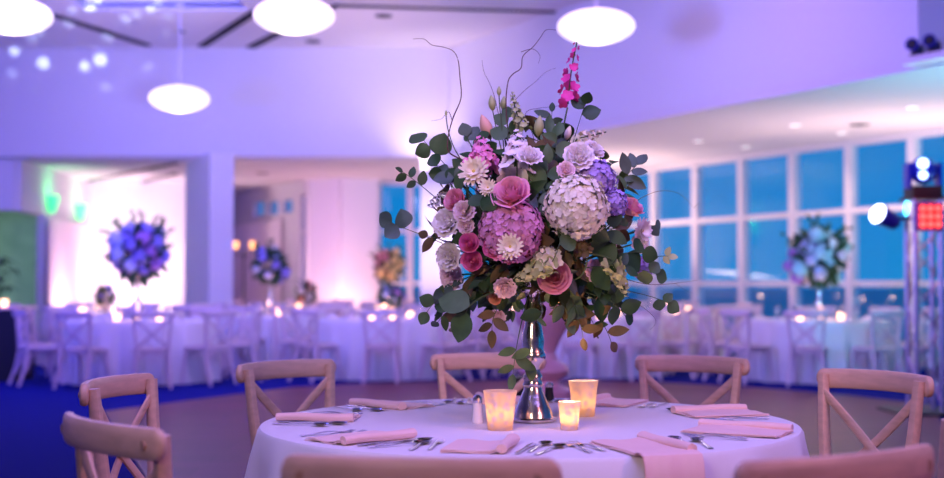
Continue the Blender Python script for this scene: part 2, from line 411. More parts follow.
mb = MB(); mb.beam((-3.42, 26.65), (-2.72, 26.2), .12, 0, ZS); mb.beam((-2.72, 26.2), (-2.0, 26.6), .12, 0, ZS); mb.beam((-2.0, 26.6), (-2.0, 27.05), .1, 0, ZS)
struct('wall_pier', mb, 'paint')
# glazing
def glazed_bay(p, q, nm, zs=(0.1, 1.22, 2.33, 3.36), mw=0.13, right=True):
    p = Vector(p); q = Vector(q); d = (q - p).normalized()
    m_ = MB()
    for c_ in ((p, q) if right else (p,)):
        m_.beam(c_ - d * mw / 2, c_ + d * mw / 2, .16, 0, ZS)
    for z in zs: m_.beam(p + d * mw / 2, q - d * mw / 2, .12, z - .045, z + .045)
    fo = struct('window_%d' % nm, m_, 'frame')
    g_ = MB(); g_.beam(p + d * .06, q - d * .06, .01, .05, ZS - .04); struct('pane', g_, 'glass', fo)
ts = [0.52 + 1.235 * k for k in range(-15, 8)]
for k in range(len(ts) - 1): glazed_bay(wl(ts[k]), wl(ts[k + 1]), wn, right=(k == len(ts) - 2)); wn += 1
x0 = -2.0; xe = 1.75
cor = wl(ts[-1])
bays = [(-2.0, 27.05), (-1.32, 27.05), (-0.3, 27.05), (0.72, 27.05), (cor.x, cor.y)]
for k in range(4): glazed_bay(bays[k], bays[k + 1], wn, right=(k == 3)); wn += 1
mb = MB(); mb.beam((-10, -5), (19, -5), .2, 0, ZC); struct('wall_rear', mb, 'paint')
mb = MB(); mb.beam((-0.88, 21.85), (-0.22, 21.85), .5, 0, ZS + .02); struct('column_corner', mb, 'paint')
mb = MB(); c0 = Vector((-4.46, 21.5)); Bp = Vector((0.878, 0.479))
c1 = c0 + A * 1.5; c2 = c1 + Bp * .42; c3 = c0 + Bp * .42
mb.prism([c0[:], c3[:], c2[:], c1[:]], 0, ZS + .05); struct('column_left', mb, 'paint')
mb = MB(); mb.prism([(-900, 60), (1500, 60), (1500, 2600), (-1500, 2600)], -9, -8.9); struct('sea', mb, 'sea')

# curtains
def curtain(p, q, z0, z1, label, folds=14, amp=.05):
    p = Vector(p); q = Vector(q); d = (q - p); nn = Vector((d.y, -d.x)).normalized(); vs = []; k = folds * 8
    for j, z in enumerate((z0, (z0 + z1) / 2, z1)):
        for i in range(k + 1):
            u = i / k; w_ = math.sin(u * folds * 2 * PI) * amp * (1.1 - .3 * j)
            c_ = p + d * u + nn * w_; vs.append((c_.x, c_.y, z))
    for j, z in enumerate((z0, (z0 + z1) / 2, z1)):
        for i in range(k + 1):
            u = i / k; w_ = math.sin(u * folds * 2 * PI) * amp * (1.1 - .3 * j) + .012
            c_ = p + d * u + nn * w_; vs.append((c_.x, c_.y, z))
    fs = []
    for off in (0, 3 * (k + 1)):
        for j in range(2):
            for i in range(k): a_ = off + j * (k + 1) + i; fs.append((a_, a_ + 1, a_ + k + 2, a_ + k + 1))
    m_ = MB(); m_.add(vs, fs); return tag(m_.build('curtain', 'curtain'), label, 'curtain')
curtain((-7.95, 23.75), (-8.1, 26.7), 0.02, 2.45, 'floor-length white curtain on the left wall of the annex', 12)
curtain(Q0 + qd * 1.3 + Bp * -.16, Q0 + qd * 4.6 + Bp * -.16, 0.02, 2.6, 'pale curtain hanging below the three small high windows', 16, .04)

# linear slots, vents, downlights
def on_plane(px, py, z):
    D = (z - CH) * F / (HY - py); return Vector(((px - 472) / F * D, D))
def slot(p, q, z, wd, label, nm='ceiling_slot'):
    m_ = MB(); m_.beam(p, q, wd, z - .025, z - .001); return tag(m_.build(nm, 'slot', smooth=False), label, 'air slot')
slot(on_plane(48, 12, ZC), on_plane(146, 43.5, ZC), ZC, .13, 'long black air slot in the ceiling above the left pendant lamps')
slot(on_plane(200, 44.5, ZC), on_plane(262, 4, ZC), ZC, .15, 'black air slot slanting up from the wall left of the middle pendant')
slot(on_plane(249, 45.5, ZC), on_plane(331, 4, ZC), ZC, .15, 'black air slot running behind the middle pendant lamp')
slot(on_plane(332, 3, ZC), on_plane(556, 9.5, ZC), ZC, .10, 'thin dark slot across the ceiling right of the middle pendant')
slot(on_plane(76, 183, ZS), on_plane(176, 162, ZS), ZS, .10, 'long dark slot in the annex ceiling above the left bouquet')
slot(on_plane(140, 182, ZS), on_plane(176, 173, ZS), ZS, .10, 'short dark slot in the annex ceiling beside the left pillar')
def vent(px, py, z, label, s=.22):
    p = on_plane(px, py, z); t = thing('ceiling_vent', label, 'vent', (p.x, p.y, z - .002), 0, 'small ceiling vents')
    m_ = MB(); m_.lathe([(s * .6, -.02), (s * .6, 0)], 20); m_.build('vent_disc', 'slot', t)
    m_ = MB(); m_.lathe([(s * .62, -.014), (s * .75, -.006), (s * .75, 0), (s * .62, 0)], 20, caps=False); m_.build('rim', 'frame', t)
vent(383, 13, ZC, 'dark round ceiling vent above the bright corner glow'); vent(312, 39, ZC, 'dark round ceiling vent under the middle pendant lamp')
vent(180, 29, ZC, 'faint round ceiling vent above the small pendant lamp', .12); vent(861, 123, ZS, 'flat vent in the soffit near the windows')
vent(262, 172, ZS, 'dark vent in the annex ceiling right of the pillar')
for px, py, lb in [(699, 140, 'recessed downlight in the soffit nearest the bouquet'), (746.5, 146, 'recessed downlight in the soffit closest to the windows'),
                   (796, 124, 'recessed downlight third along the soffit'), (843, 132, 'recessed downlight above the turquoise-lit bouquet table'),
                   (914, 106, 'recessed downlight directly above the truss tower')]:
    p = on_plane(px, py, ZS); t = thing('downlight', lb, 'ceiling light', (p.x, p.y, ZS - .002), 0, 'recessed soffit downlights')
    m_ = MB(); m_.lathe([(.07, -.012), (.07, 0)], 20); m_.build('lens', 'downlight', t)
    m_ = MB(); m_.lathe([(.072, -.012), (.10, -.008), (.10, 0), (.072, 0)], 20, caps=False); m_.build('trim_ring', 'frame', t)

# pendants
def pendant(px, py, D, R, label):
    x = (px - 472) / F * D; z = CH + (HY - py) / F * D
    t = thing('pendant_lamp', label, 'pendant lamp', (x, D, z), 0, 'white saucer pendant lamps')
    m_ = MB(); h = R * .43
    prof = [(.02, -h)]
    for j in range(1, 16):
        a = PI * j / 16; prof.append((max(.02, R * math.sin(a) ** 1.02), -h * math.cos(a)))
    prof.append((.02, h)); m_.lathe(prof, 48); m_.build('shade', 'pendant', t)
    m_ = MB(); m_.lathe([(.07, h - .012), (.07, h + .015), (.02, h + .03)], 20); m_.build('cap', 'frame', t)
    m_ = MB(); m_.lathe([(.008, h), (.008, ZC - z)], 8); m_.build('cord', 'frame', t)
    m_ = MB(); m_.lathe([(.06, ZC - z - .03), (.06, ZC - z)], 20); m_.build('canopy', 'frame', t)
    point('pendant_bulb', (x, D, z - h - .1), (1, .85, .8), 12, .15)
pendant(597, 25, 14.25, .435, 'white saucer pendant lamp right above the bouquet')
pendant(293, 14, 13.6, .435, 'white saucer pendant lamp hanging near the middle of the ceiling')
pendant(8, 14, 13.6, .435, 'white saucer pendant lamp cut off at the upper left corner')
pendant(178, 98, 18.4, .435, 'small distant saucer pendant lamp against the lavender wall')

# green sconces
for Y, z, lb in [(23.9, 2.76, 'green glowing wall sconce nearest the doorway curtain'), (25.96, 2.72, 'paler green wall sconce further along the left wall')]:
    X = -8 - .052 * (Y - 22.2) + .10
    t = thing('wall_sconce', lb, 'wall light', (X, Y, z), 0, 'green wall sconces')
    m_ = MB(); m_.lathe([(.05, -.20), (.115, .05), (.10, .12)], 20, (0.06, 0, 0)); m_.build('lamp_shade', 'greenlens', t)
    m_ = MB(); m_.box((-.0, 0, -.02), (.08, .08, .12)); m_.build('wall_plate', 'black', t)
    point('sconce_glow', (X + .25, Y, z + .2), (.1, 1, .3), 5, .05)

# ------------------------------------------------------------------ stage lighting tower
TX, TY = 4.28, 12.0
t = thing('truss_tower', 'slim aluminium truss tower standing in front of the windows', 'truss', (TX, TY, 0))
m_ = MB()
for sx in (-1, 1):
    for sy in (-1, 1): m_.sweep([(sx * .12, sy * .12, .03), (sx * .12, sy * .12, 2.02)], .022, 8, (1, 0, 0))
m_.build('chord', 'truss', t)
m_ = MB()
for f_ in range(4):
    a = f_ * PI / 2; R = Matrix.Rotation(a, 3, 'Z')
    for k in range(8):
        z = .06 + k * .24; s_ = 1 if k % 2 else -1
        m_.sweep([R @ Vector((-.12 * s_, .12, z)), R @ Vector((.12 * s_, .12, z + .24))], .009, 6, (0, 1, 0))
m_.build('lattice', 'truss', t)
m_ = MB(); m_.box((0, 0, .015), (.7, .7, .03)); m_.build('base_plate', 'black', t)
m_ = MB(); m_.box((0, 0, 2.03), (.34, .34, .03)); m_.build('top_plate', 'black', t)
t = thing('led_blinder', 'square lamp with nine red LEDs on the truss tower', 'stage light', (TX - .012, TY - .19, 1.85)); t.scale = (.84,) * 3
m_ = MB(); m_.box((.0, .03, 0), (.30, .11, .32)); m_.build('housing', 'bluecase', t, False)
m_ = MB(); m_.box((0, -.028, 0), (.27, .012, .29)); m_.build('face_plate', 'redrim', t, False)
for i in range(3):
    for j in range(3):
        m_ = MB(); m_.ball((-.085 + .085 * i, -.038, -.09 + .09 * j), .033, 12, 8, 1); m_.build('red_led', 'redled', t)
point('led_glow', (TX, TY - .5, 1.86), (1, .1, .08), 8, .1)
t = thing('moving_head_light', 'moving head light with blue-white lens on top of the truss tower', 'stage light', (TX, TY, 2.045))
m_ = MB(); m_.box((0, 0, .05), (.28, .26, .10)); m_.build('base', 'black', t, False)
for s_ in (-1, 1):
    m_ = MB(); m_.box((s_ * .145, 0, .20), (.035, .14, .24)); m_.build('yoke_arm', 'bluecase', t, False)
m_ = MB(); m_.ball((0, 0, .25), .125, 20, 12, 1.05); m_.build('lamp_head', 'bluecase', t)
for dx, dz, r in ((-.035, .31, .050), (-.035, .20, .04)):
    m_ = MB(); m_.ball((dx, -.105, dz), r, 16, 8, 1); m_.build('lens', 'bluelens', t)
t = thing('par_light', 'small tilted stage light with white lens clamped left of the tower', 'stage light', (TX - .36, TY - .05, 1.84))
m_ = MB(); d_ = Vector((-.80, -.38, .32)).normalized()
m_.sweep([-d_ * .13, -d_ * .10, d_ * .05, d_ * .12], [.05, .075, .088, .10], 24); m_.build('can', 'bluecase', t)
m_ = MB(); m_.sweep([d_ * .1205, d_ * .135], [.092, .085], 24); m_.build('lens', 'whitelens', t)
m_ = MB(); m_.sweep([(0.0, 0, 0), (.24, .05, 0.0)], .018, 8); m_.build('clamp', 'black', t)
# shelf with fixtures on the soffit edge
sh0 = al(10.42) - Bp * .11; sh1 = al(11.9) - Bp * .11
m_ = MB(); m_.beam(sh0, sh1, .22, ZS + .03, ZS + .10); tag(m_.build('lighting_shelf', 'frame', smooth=False), 'white ledge carrying blue spotlights at the upper right', 'shelf')
for k, (tt, lb) in enumerate([(10.55, 'dark blue spotlight on the white ledge, the one furthest left'), (10.77, 'dark blue spotlight on the white ledge nearest the photo corner')]):
    p = al(tt) - Bp * .12; t = thing('ledge_spotlight', lb, 'stage light', (p.x, p.y, ZS + .1005), 0, 'spotlights on the white ledge')
    m_ = MB(); m_.box((0, 0, .02), (.12, .12, .04)); m_.build('base', 'black', t, False)
    m_ = MB(); m_.sweep([(.06, .12, .10), (-.02, .02, .11), (-.08, -.08, .12)], [.04, .058, .066], 20); m_.build('can', 'bluecase', t)
    m_ = MB(); m_.sweep([(-.081, -.082, .12), (-.088, -.092, .121)], [.05, .042], 20); m_.build('lens', 'black', t)
    for s_ in (-1, 1):
        m_ = MB(); m_.box((s_ * .05, 0, .07), (.012, .03, .10)); m_.build('bracket', 'black', t, False)

# ------------------------------------------------------------------ chairs
def make_chair(wood, label, name='crossback_chair'):
    t = thing(name, label, 'chair')
    # seat: rounded trapezoid
    def outline(sc_, k=40):
        pts = []
        for i in range(k):
            a = 2 * PI * i / k; ca, sa = math.cos(a), math.sin(a)
            x = math.copysign(abs(ca) ** .55, ca) * .215; y = math.copysign(abs(sa) ** .6, sa) * .205
            x *= 1 + .12 * (y / .2) * .6
            pts.append((x * sc_, y * sc_))
        return pts
    m_ = MB(); rings = [(1.0, .43), (1.03, .44), (1.03, .46), (.99, .468), (.86, .468), (.86, .43)]
    vs = []; fs = []; k = 40
    for s_, z in rings: vs += [(x, y, z) for x, y in outline(s_)]
    for j in range(len(rings)):
        j2 = (j + 1) % len(rings)
        for i in range(k): fs.append((j * k + i, j * k + (i + 1) % k, j2 * k + (i + 1) % k, j2 * k + i))
    m_.add(vs, fs); m_.build('seat_frame', wood, t)
    m_ = MB(); vs = []; fs = []
    for s_, z in ((.87, .450), (.87, .462), (.5, .459), (.02, .456)): vs += [(x, y, z) for x, y in outline(s_)]
    for j in range(3):
        for i in range(k): fs.append((j * k + i, j * k + (i + 1) % k, (j + 1) * k + (i + 1) % k, (j + 1) * k + i))
    fs.append(tuple(range(k))[::-1]); fs.append(tuple(range(3 * k, 4 * k)))
    m_.add(vs, fs); m_.build('seat', 'rattan', t)
    for s_ in (-1, 1):
        m_ = MB(); m_.sweep([(s_ * .178, .165, .44), (s_ * .185, .185, .25), (s_ * .20, .215, .008)], [.019, .018, .014], 10); m_.build('leg', wood, t)
        m_ = MB(); m_.sweep([(s_ * .205, -.30, .008), (s_ * .190, -.225, .22), (s_ * .182, -.19, .42), (s_ * .187, -.195, .56),
                             (s_ * .205, -.208, .72), (s_ * .217, -.220, .880)],
                            [(.016, .02), (.018, .022), (.019, .023), (.018, .023), (.018, .022), (.018, .018)], 10, (0, 1, 0), .7); m_.build('back_post', wood, t)
        # bentwood bracket under the seat at each side and X slat
        m_ = MB(); m_.sweep([(s_ * .186, .18, .20), (s_ * .18, .15, .34), (s_ * .17, .06, .405), (s_ * .17, -.06, .405), (s_ * .178, -.16, .34), (s_ * .19, -.215, .20)], .009, 8); m_.build('side_brace', wood, t)
        pts = []
        for i in range(9):
            u = i / 8; pts.append((s_ * (.205 - .385 * u), -.214 + .018 * u - .02 * math.sin(PI * u) + (.006 * s_), .815 - .335 * u + .0 * u))
        m_ = MB(); m_.sweep(pts, (.008, .017), 8, (1, 0, 0), .7); m_.build('cross_slat', wood, t)
        m_ = MB(); m_.sweep([(s_ * .217, -.255, .860), (s_ * .2175, -.268, .860)], .0115, 14); m_.build('bolt_cap', 'bolt', t)
    for y, nm in ((.178, 'front_brace'), (-.20, 'rear_brace')):
        m_ = MB(); m_.sweep([(-.185, y, .20), (-.17, y, .33), (-.10, y, .405), (0, y, .42), (.10, y, .405), (.17, y, .33), (.185, y, .20)], .010, 8, (0, 1, 0)); m_.build(nm, wood, t)
    m_ = MB(); pts = []; rd = []
    for u in [-1, -.997, -.99, -.975, -.95, -.92, -.88, -.8, -.65, -.5, -.3, -.1, .1, .3, .5, .65, .8, .88, .92, .95, .975, .99, .997, 1]:
        x = .260 * u; y = -.292 + .060 * u * u
        e = max(0.0, (abs(u) - .90) / .10); kk = math.sqrt(max(0.0, 1 - e * e * .97))
        pts.append((x, y, .862 + .004 * (1 - u * u))); rd.append((.0155 * (.35 + .65 * kk), .037 * kk))
    m_.sweep(pts, rd, 14, (0, 0, 1), .62); m_.build('top_rail', wood, t)
    return t
chair_w = make_chair('wood_chair', 'x')
TC = Vector((0.186, 4.215))
near = [  # (rail x, rail y, extra yaw deg, label)
    (-0.77, 5.16, 4, 'natural wood crossback chair behind the table, set left of the bouquet'),
    (0.07, 5.72, 0, 'natural wood crossback chair directly behind the silver flower stand'),
    (0.96, 5.50, 0, 'natural wood crossback chair behind the table, right of the candles'),
    (1.46, 4.56, 16, 'natural wood crossback chair at the right side of the table with its back angled'),
    (1.35, 3.27, 0, 'crossback chair at the right edge of which only a post shows'),
    (0.71, 2.38, 15, 'large natural wood crossback chair at the lower right corner'),
    (-0.10, 2.32, 2, 'natural wood chair whose broad top rail fills the bottom middle'),
    (-0.865, 2.95, -10, 'natural wood crossback chair at the lower left, in front of its neighbour'),
    (-1.215, 4.27, -8, 'natural wood crossback chair at the left with bluish top rail'),
]
first = True
for (x, y, yaw, lb) in near:
    d_ = (TC - Vector((x, y))).normalized()
    rz = math.atan2(d_.y, d_.x) - PI / 2 + math.radians(yaw)
    dd = Vector((-math.sin(rz), math.cos(rz)))
    c_ = Vector((x, y)) + dd * .27
    if first:
        chair_w.location = (c_.x, c_.y, .013); chair_w.rotation_euler = (0, 0, rz); chair_w['label'] = lb; chair_w['group'] = 'natural wood chairs round the front table'; first = False
    else: dup(chair_w, (c_.x, c_.y, .013), rz, lb, 'natural wood chairs round the front table')

# ------------------------------------------------------------------ tablecloths
def cloth(R=.915, H=.76, folds=16, seed=1, spread=.10):
    rnd = random.Random(seed); ph = rnd.random() * 9; k = 144; vs = []; fs = []
    rings = [(0.0, H), (.3, H), (.6, H), (R - .02, H), (R - .004, H - .003), (R + .004, H - .014)]
    nr = len(rings)
    for r, z in rings:
        for i in range(k): a = 2 * PI * i / k; vs.append(((r + 1e-3) * math.cos(a), (r + 1e-3) * math.sin(a), z))
    nd = 9
    for j in range(1, nd + 1):
        u = j / nd
        for i in range(k):
            a = 2 * PI * i / k
            w_ = math.sin(folds * a + ph + .9 * math.sin(3 * a + ph)) + .35 * math.sin((folds * 2 + 3) * a + 2 * ph)
            r = R + .006 + spread * u * .55 + spread * .42 * (u ** .8) * w_
            vs.append((r * math.cos(a), r * math.sin(a), (H - .014) * (1 - u) + .004 * u))
    tot = nr + nd
    for j in range(tot - 1):
        for i in range(k): l = (i + 1) % k; fs.append((j * k + i, j * k + l, (j + 1) * k + l, (j + 1) * k + i))
    m_ = MB(); m_.add(vs, fs); return m_
o = cloth(.88, .76, 15, 3, .16).build('tablecloth', 'cloth', loc=(TC.x, TC.y, .012)); 
tag(o, 'pale linen tablecloth over the round front table', 'tablecloth')
ZT = .772 + .0005

# ------------------------------------------------------------------ cutlery and napkins
def fork():
    t = thing('fork', 'x', 'fork'); m_ = MB()
    m_.sweep([(0, -.10, .003), (0, -.06, .004), (0, 0, .008), (0, .03, .006)], [(.0075, .0015), (.006, .0015), (.003, .002), (.004, .0015)], 8); 
    m_.sweep([(0, .028, .006), (0, .04, .003), (0, .055, .003)], [(.004, .0012), (.0115, .0012), (.0125, .0012)], 8); m_.build('handle', 'steel', t)
    m_ = MB()
    for i in range(4): m_.sweep([(-.0105 + .007 * i, .053, .003), (-.0105 + .007 * i, .075, .002), (-.0105 + .007 * i, .098, .006)], [(.0022, .0012), (.002, .0012), (.0011, .0008)], 6)
    m_.build('tines', 'steel', t); return t
def knife():
    t = thing('knife', 'x', 'knife'); m_ = MB()
    m_.sweep([(0, -.11, .004), (0, -.05, .004), (0, 0, .004)], [(.0075, .003), (.007, .003), (.005, .003)], 8); m_.build('handle', 'steel', t)
    m_ = MB(); m_.sweep([(0, 0, .004), (.001, .05, .004), (.001, .10, .003), (-.004, .122, .003)], [(.005, .002), (.0105, .001), (.010, .001), (.002, .0006)], 8); m_.build('blade', 'steel', t); return t
def spoon():
    t = thing('spoon', 'x', 'spoon'); m_ = MB()
    m_.sweep([(0, -.10, .003), (0, -.05, .004), (0, .01, .008), (0, .045, .006)], [(.0075, .0015), (.0055, .0015), (.003, .002), (.004, .0015)], 8); m_.build('handle', 'steel', t)
    m_ = MB(); vs = []; fs = []
    for j in range(5):
        r = j / 4
        for i in range(16):
            a = 2 * PI * i / 16; vs.append((r * .0195 * math.cos(a), .068 + r * .029 * math.sin(a), .0015 + .007 * r * r))
    for j in range(4):
        for i in range(16): l = (i + 1) % 16; fs.append((j * 16 + i, j * 16 + l, (j + 1) * 16 + l, (j + 1) * 16 + i))
    n0 = len(vs); vs += [(x, y, z + .0015) for x, y, z in vs]; fs += [tuple(n0 + q for q in f)[::-1] for f in fs]
    m_.add(vs, fs); m_.build('bowl', 'steel', t); return t
def napkin_mesh(L_=.27, W_=.17, droop=0.0, seed=0):
    # stack of folded layers plus a rolled edge on the sitter's right; y runs inward
    rnd = random.Random(seed); m_ = MB(); nx, ny = 10, 16
    for layer in range(2):
        z0 = .002 + .0042 * layer; vs = []; sh = (rnd.random() - .5) * .012
        for j in range(ny + 1):
            for i in range(nx + 1):
                x = -W_ / 2 + W_ * i / nx + sh; y = -L_ / 2 + (L_ - .008 * layer) * j / ny
                z = z0 + .0025 * math.sin(9 * x / W_ + layer) * math.sin(5 * y / L_ + seed) + .003 * max(0, layer - 1) + (0.004 if i > nx - 2 else 0)
                vs.append((x, y, z))
        n0 = len(vs); vs += [(a, b_, c_ + .0028) for a, b_, c_ in vs]; fs = []
        q = nx + 1
        for j in range(ny):
            for i in range(nx):
                a = j * q + i; fs.append((a, a + q, a + q + 1, a + 1)); fs.append((n0 + a, n0 + a + 1, n0 + a + q + 1, n0 + a + q))
        bd = [i for i in range(q)] + [j * q + nx for j in range(1, ny + 1)] + [ny * q + i for i in range(nx - 1, -1, -1)] + [j * q for j in range(ny - 1, 0, -1)]
        for a, b_ in zip(bd, bd[1:] + bd[:1]): fs.append((a, b_, b_ + n0, a + n0))
        m_.add(vs, fs)
    pts = [(W_ / 2 + .004 * math.sin(3 * u + seed), -L_ / 2 + .004 + (L_ - .004) * u, .0150 + .002 * math.sin(6 * u)) for u in [i / 12 for i in range(13)]]
    m_.sweep(pts, [(.015 + .006 * i / 12, .0125 + .002 * i / 12) for i in range(13)], 12)
    if droop:
        vs = []; k = 12
        prof = [(0, .012), (-.03, .014), (-.055, .008), (-.066, -.015), (-.070, -.05), (-.074, -droop)]
        for (dy, dz) in prof:
            for i in range(k + 1): vs.append((-W_ / 2 + (W_) * i / k, -L_ / 2 + .06 + dy - .055 + .004 * math.sin(i), dz))
        n0 = len(vs); vs += [(x, y + .006, z - .004) for x, y, z in vs]; fs = []
        for j in range(len(prof) - 1):
            for i in range(k): a = j * (k + 1) + i; fs.append((a, a + k + 1, a + k + 2, a + 1)); fs.append((n0 + a, n0 + a + 1, n0 + a + k + 2, n0 + a + k + 1))
        m_.add(vs, fs)
    return m_
fk, kn, spn = fork(), knife(), spoon()
usedp = set()
def put(proto, loc, rz, label, group):
    if proto.name in usedp: return dup(proto, loc, rz, label, group)
    usedp.add(proto.name); proto.location = loc; proto.rotation_euler = (0, 0, rz); proto['label'] = label; proto['group'] = group; return proto
sets = [(174, 'the left-hand chair with the bluish rail', .26, 4), (223, 'the lower left chair', .27, 2), (256, 'the bottom middle chair', .24, 6), (292, 'the lower right chair', .30, -8),
        (-28, 'the right edge of the photo', .30, -6), (16, 'the angled right-hand chair', .28, 0), (59, 'the back right chair', .26, 10), (95, 'the chair behind the stand', .26, 0), (133, 'the back left chair', .27, 8)]
for i, (deg, ds, ln, tw) in enumerate(sets):
    a = math.radians(deg); rad_ = Vector((math.cos(a), math.sin(a))); rz = a + PI / 2 + math.radians(tw) * .5
    R2 = Matrix.Rotation(rz, 2)
    def loc(lx, ly, dz=0): v = TC + rad_ * .725 + R2 @ Vector((lx, ly)); return (v.x, v.y, ZT + dz)
    nm = napkin_mesh(ln, .17, .14 if i == 3 else 0, i)
    nl = loc(0, .02 if i != 3 else -.02)
    o = nm.build('napkin', 'napkin', loc=nl); o.rotation_euler = (0, 0, rz)
    tag(o, ('blush napkin draped over the table edge before ' if i == 3 else 'folded blush pink napkin before ') + ds, 'napkin', 'blush napkins on the front table')
    put(fk, loc(-.125, .05), rz + .05, 'inner fork left of the napkin before ' + ds, 'forks on the front table')
    put(fk, loc(-.165, .03), rz - .03, 'outer fork left of the napkin before ' + ds, 'forks on the front table')
    put(kn, loc(.135, .02), rz - .06, 'table knife right of the napkin before ' + ds, 'knives on the front table')
    put(spn, loc(.168, .05), rz - .14, 'inner spoon right of the napkin before ' + ds, 'spoons on the front table')
    put(spn, loc(.205, .0), rz - .25, 'outer spoon right of the napkin before ' + ds, 'spoons on the front table')

# ------------------------------------------------------------------ candles on the front table
def votive(px, pyb, D, wpx, hpx, label, glow=1.0):
    x = (px - 472) / F * D; R = wpx / 2 / F * D; H = hpx / F * D
    t = thing('votive_holder', label, 'candle holder', (x, D, ZT), 0, 'mercury glass candle holders on the front table')
    m_ = MB(); m_.lathe([(R * .70, 0), (R * .74, .004), (R * .82, H * .4), (R * .92, H * .8), (R, H), (R * .955, H), (R * .88, H * .8), (R * .78, H * .4), (R * .66, .010)], 40); m_.build('glass_cup', 'votive', t)
    cw = R * .55
    m_ = MB(); m_.lathe([(cw, .012), (cw, H * .30), (cw * .9, H * .33)], 24); c_ = m_.build('candle', 'wax', t)
    m_ = MB(); m_.lathe([(.001, H * .35), (.006, H * .40), (.0065, H * .44), (.003, H * .52), (.0004, H * .58)], 12); m_.build('flame', 'flame', c_)
    point('votive_flame_light', (x, D, ZT + H * .5), (1.0, .52, .24), 5.0 * glow, .012)
votive(500, 433, 3.97, 34, 39, 'mottled mercury glass candle holder left of the silver stand', .13)
votive(583, 419, 4.38, 30, 35, 'larger glowing candle holder right of the stand, behind the small one', 1.3)
votive(569, 433, 3.97, 23, 28, 'small brightly glowing candle holder right of the stand', 1.3)
for px, D, lb, mt in [(477.5, 4.16, 'glass salt shaker with metal cap left of the candle holders', 'salt'), (549, 4.95, 'dark pepper shaker on the far side of the stand', 'black')]:
    t = thing('table_shaker', lb, 'shaker', ((px - 472) / F * D, D, ZT))
    s_ = .8 if mt == 'black' else 1
    m_ = MB(); m_.lathe([(.017, 0), (.019, .003), (.0165, .03), (.0145, .066 * s_)], 20); m_.build('body', mt, t)
    m_ = MB(); m_.lathe([(.0155, .066 * s_), (.0165, .070 * s_), (.015, .084 * s_), (.006, .092 * s_)], 20); m_.build('cap', 'steel', t)

# ------------------------------------------------------------------ silver flower stand
SX, SY = .202, 4.215
t = thing('flower_stand', 'tall turned silver stand carrying the large bouquet', 'flower stand', (SX, SY, ZT))
k = D_ = 4.215 / F
def st(pts): return [(w_ * k, (430 - y) * k * .985) for w_, y in pts]
m_ = MB(); m_.lathe(st([(21, 430), (22.5, 429), (22.5, 427), (20, 425.5), (19, 422), (18, 418), (15, 411), (12, 404), (9.5, 398), (9, 395)]), 48); m_.build('foot', 'silver', t)
m_ = MB(); m_.lathe(st([(9, 395.5), (10.5, 393), (9, 390), (9.5, 387), (9.5, 384), (7, 380), (6.8, 377), (9, 373), (12, 369), (13, 365), (12.4, 361), (10.5, 357), (11.5, 350), (10.5, 342), (8.5, 333), (7.5, 327), (9.5, 322), (10.5, 318), (9, 314), (7, 310), (7.5, 303), (9, 300)]), 48); m_.build('stem', 'silver', t)
m_ = MB(); m_.lathe(st([(9, 300.5), (13, 299), (14, 297), (12, 294), (13.5, 289), (17, 283), (20, 277), (21, 272), (20, 272), (18, 277), (14, 284), (7, 290)]), 48); m_.build('bowl', 'silver', t)
MOUTH = Vector((SX, SY, ZT + (430 - 284) * k))
BC = Vector((SX + .005, SY, CH + (HY - 212) * k))
BR = .345

# ------------------------------------------------------------------ flowers
def frame_from(axis):
    q = Vector(axis).normalized().to_track_quat('Z', 'Y'); return q.to_matrix()
def wrap_petals(m_, R, layers, c=Vector((0, 0, 0)), ruffle=0.0, seed=0):
    rnd = random.Random(seed)
    for (cnt, rt, h, span, curl, z0) in layers:
        ph = rnd.random() * 6
        for i in range(cnt):
            th0 = ph + 2 * PI * i / cnt + rnd.uniform(-.12, .12); nu, nv = 8, 7; vs = []; fs = []
            hh = h * rnd.uniform(.93, 1.05); rj = rnd.uniform(.95, 1.05); k1 = rnd.random() * 6
            for jv in range(nv + 1):
                v = jv / nv
                for iu in range(nu + 1):
                    u = -1 + 2 * iu / nu
                    top = 1 - .30 * abs(u) ** 2.4
                    rr_ = (.12 + (rt * rj - .12) * (math.sin(v * PI / 2) ** .8)) + curl * v ** 4 + .035 * u * (1 if i % 2 else 1)
                    rr_ += ruffle * v * v * math.sin(u * 7 + k1)
                    th = th0 + u * span * (.45 + .55 * math.sin(min(1, v * 1.25) * PI / 2))
                    z = z0 + hh * v * top - curl * .5 * v ** 5 + ruffle * .8 * v * v * math.sin(u * 9 + k1 * 2)
                    vs.append((R * rr_ * math.cos(th), R * rr_ * math.sin(th), R * z))
            for jv in range(nv):
                for iu in range(nu): a = jv * (nu + 1) + iu; fs.append((a, a + 1, a + nu + 2, a + nu + 1))
            m_.add([Vector(q) + c for q in vs], fs)
def rose_mesh(R, seed=0, openness=1.0):
    m_ = MB(); z = -.55
    wrap_petals(m_, R, [(2, .13, 1.15, 1.9, -.02, z), (3, .24, 1.18, 1.3, .02, z), (3, .38, 1.15, 1.15, .06, z), (4, .54, 1.08, .95, .10 * openness, z),
                        (5, .70, .98, .80, .15 * openness, z), (5, .84, .84, .78, .22 * openness, z)], seed=seed)
    m_.ball((0, 0, R * -.3), R * .34, 10, 6, 1.0); return m_
def ruffle_mesh(R, seed=0):
    m_ = MB(); z = -.45
    wrap_petals(m_, R, [(3, .18, .85, 1.1, .03, z), (5, .36, .88, .8, .10, z), (6, .58, .80, .65, .16, z), (7, .78, .62, .58, .22, z)], ruffle=.055, seed=seed)
    m_.ball((0, 0, R * -.25), R * .3, 10, 6, 1.0); return m_
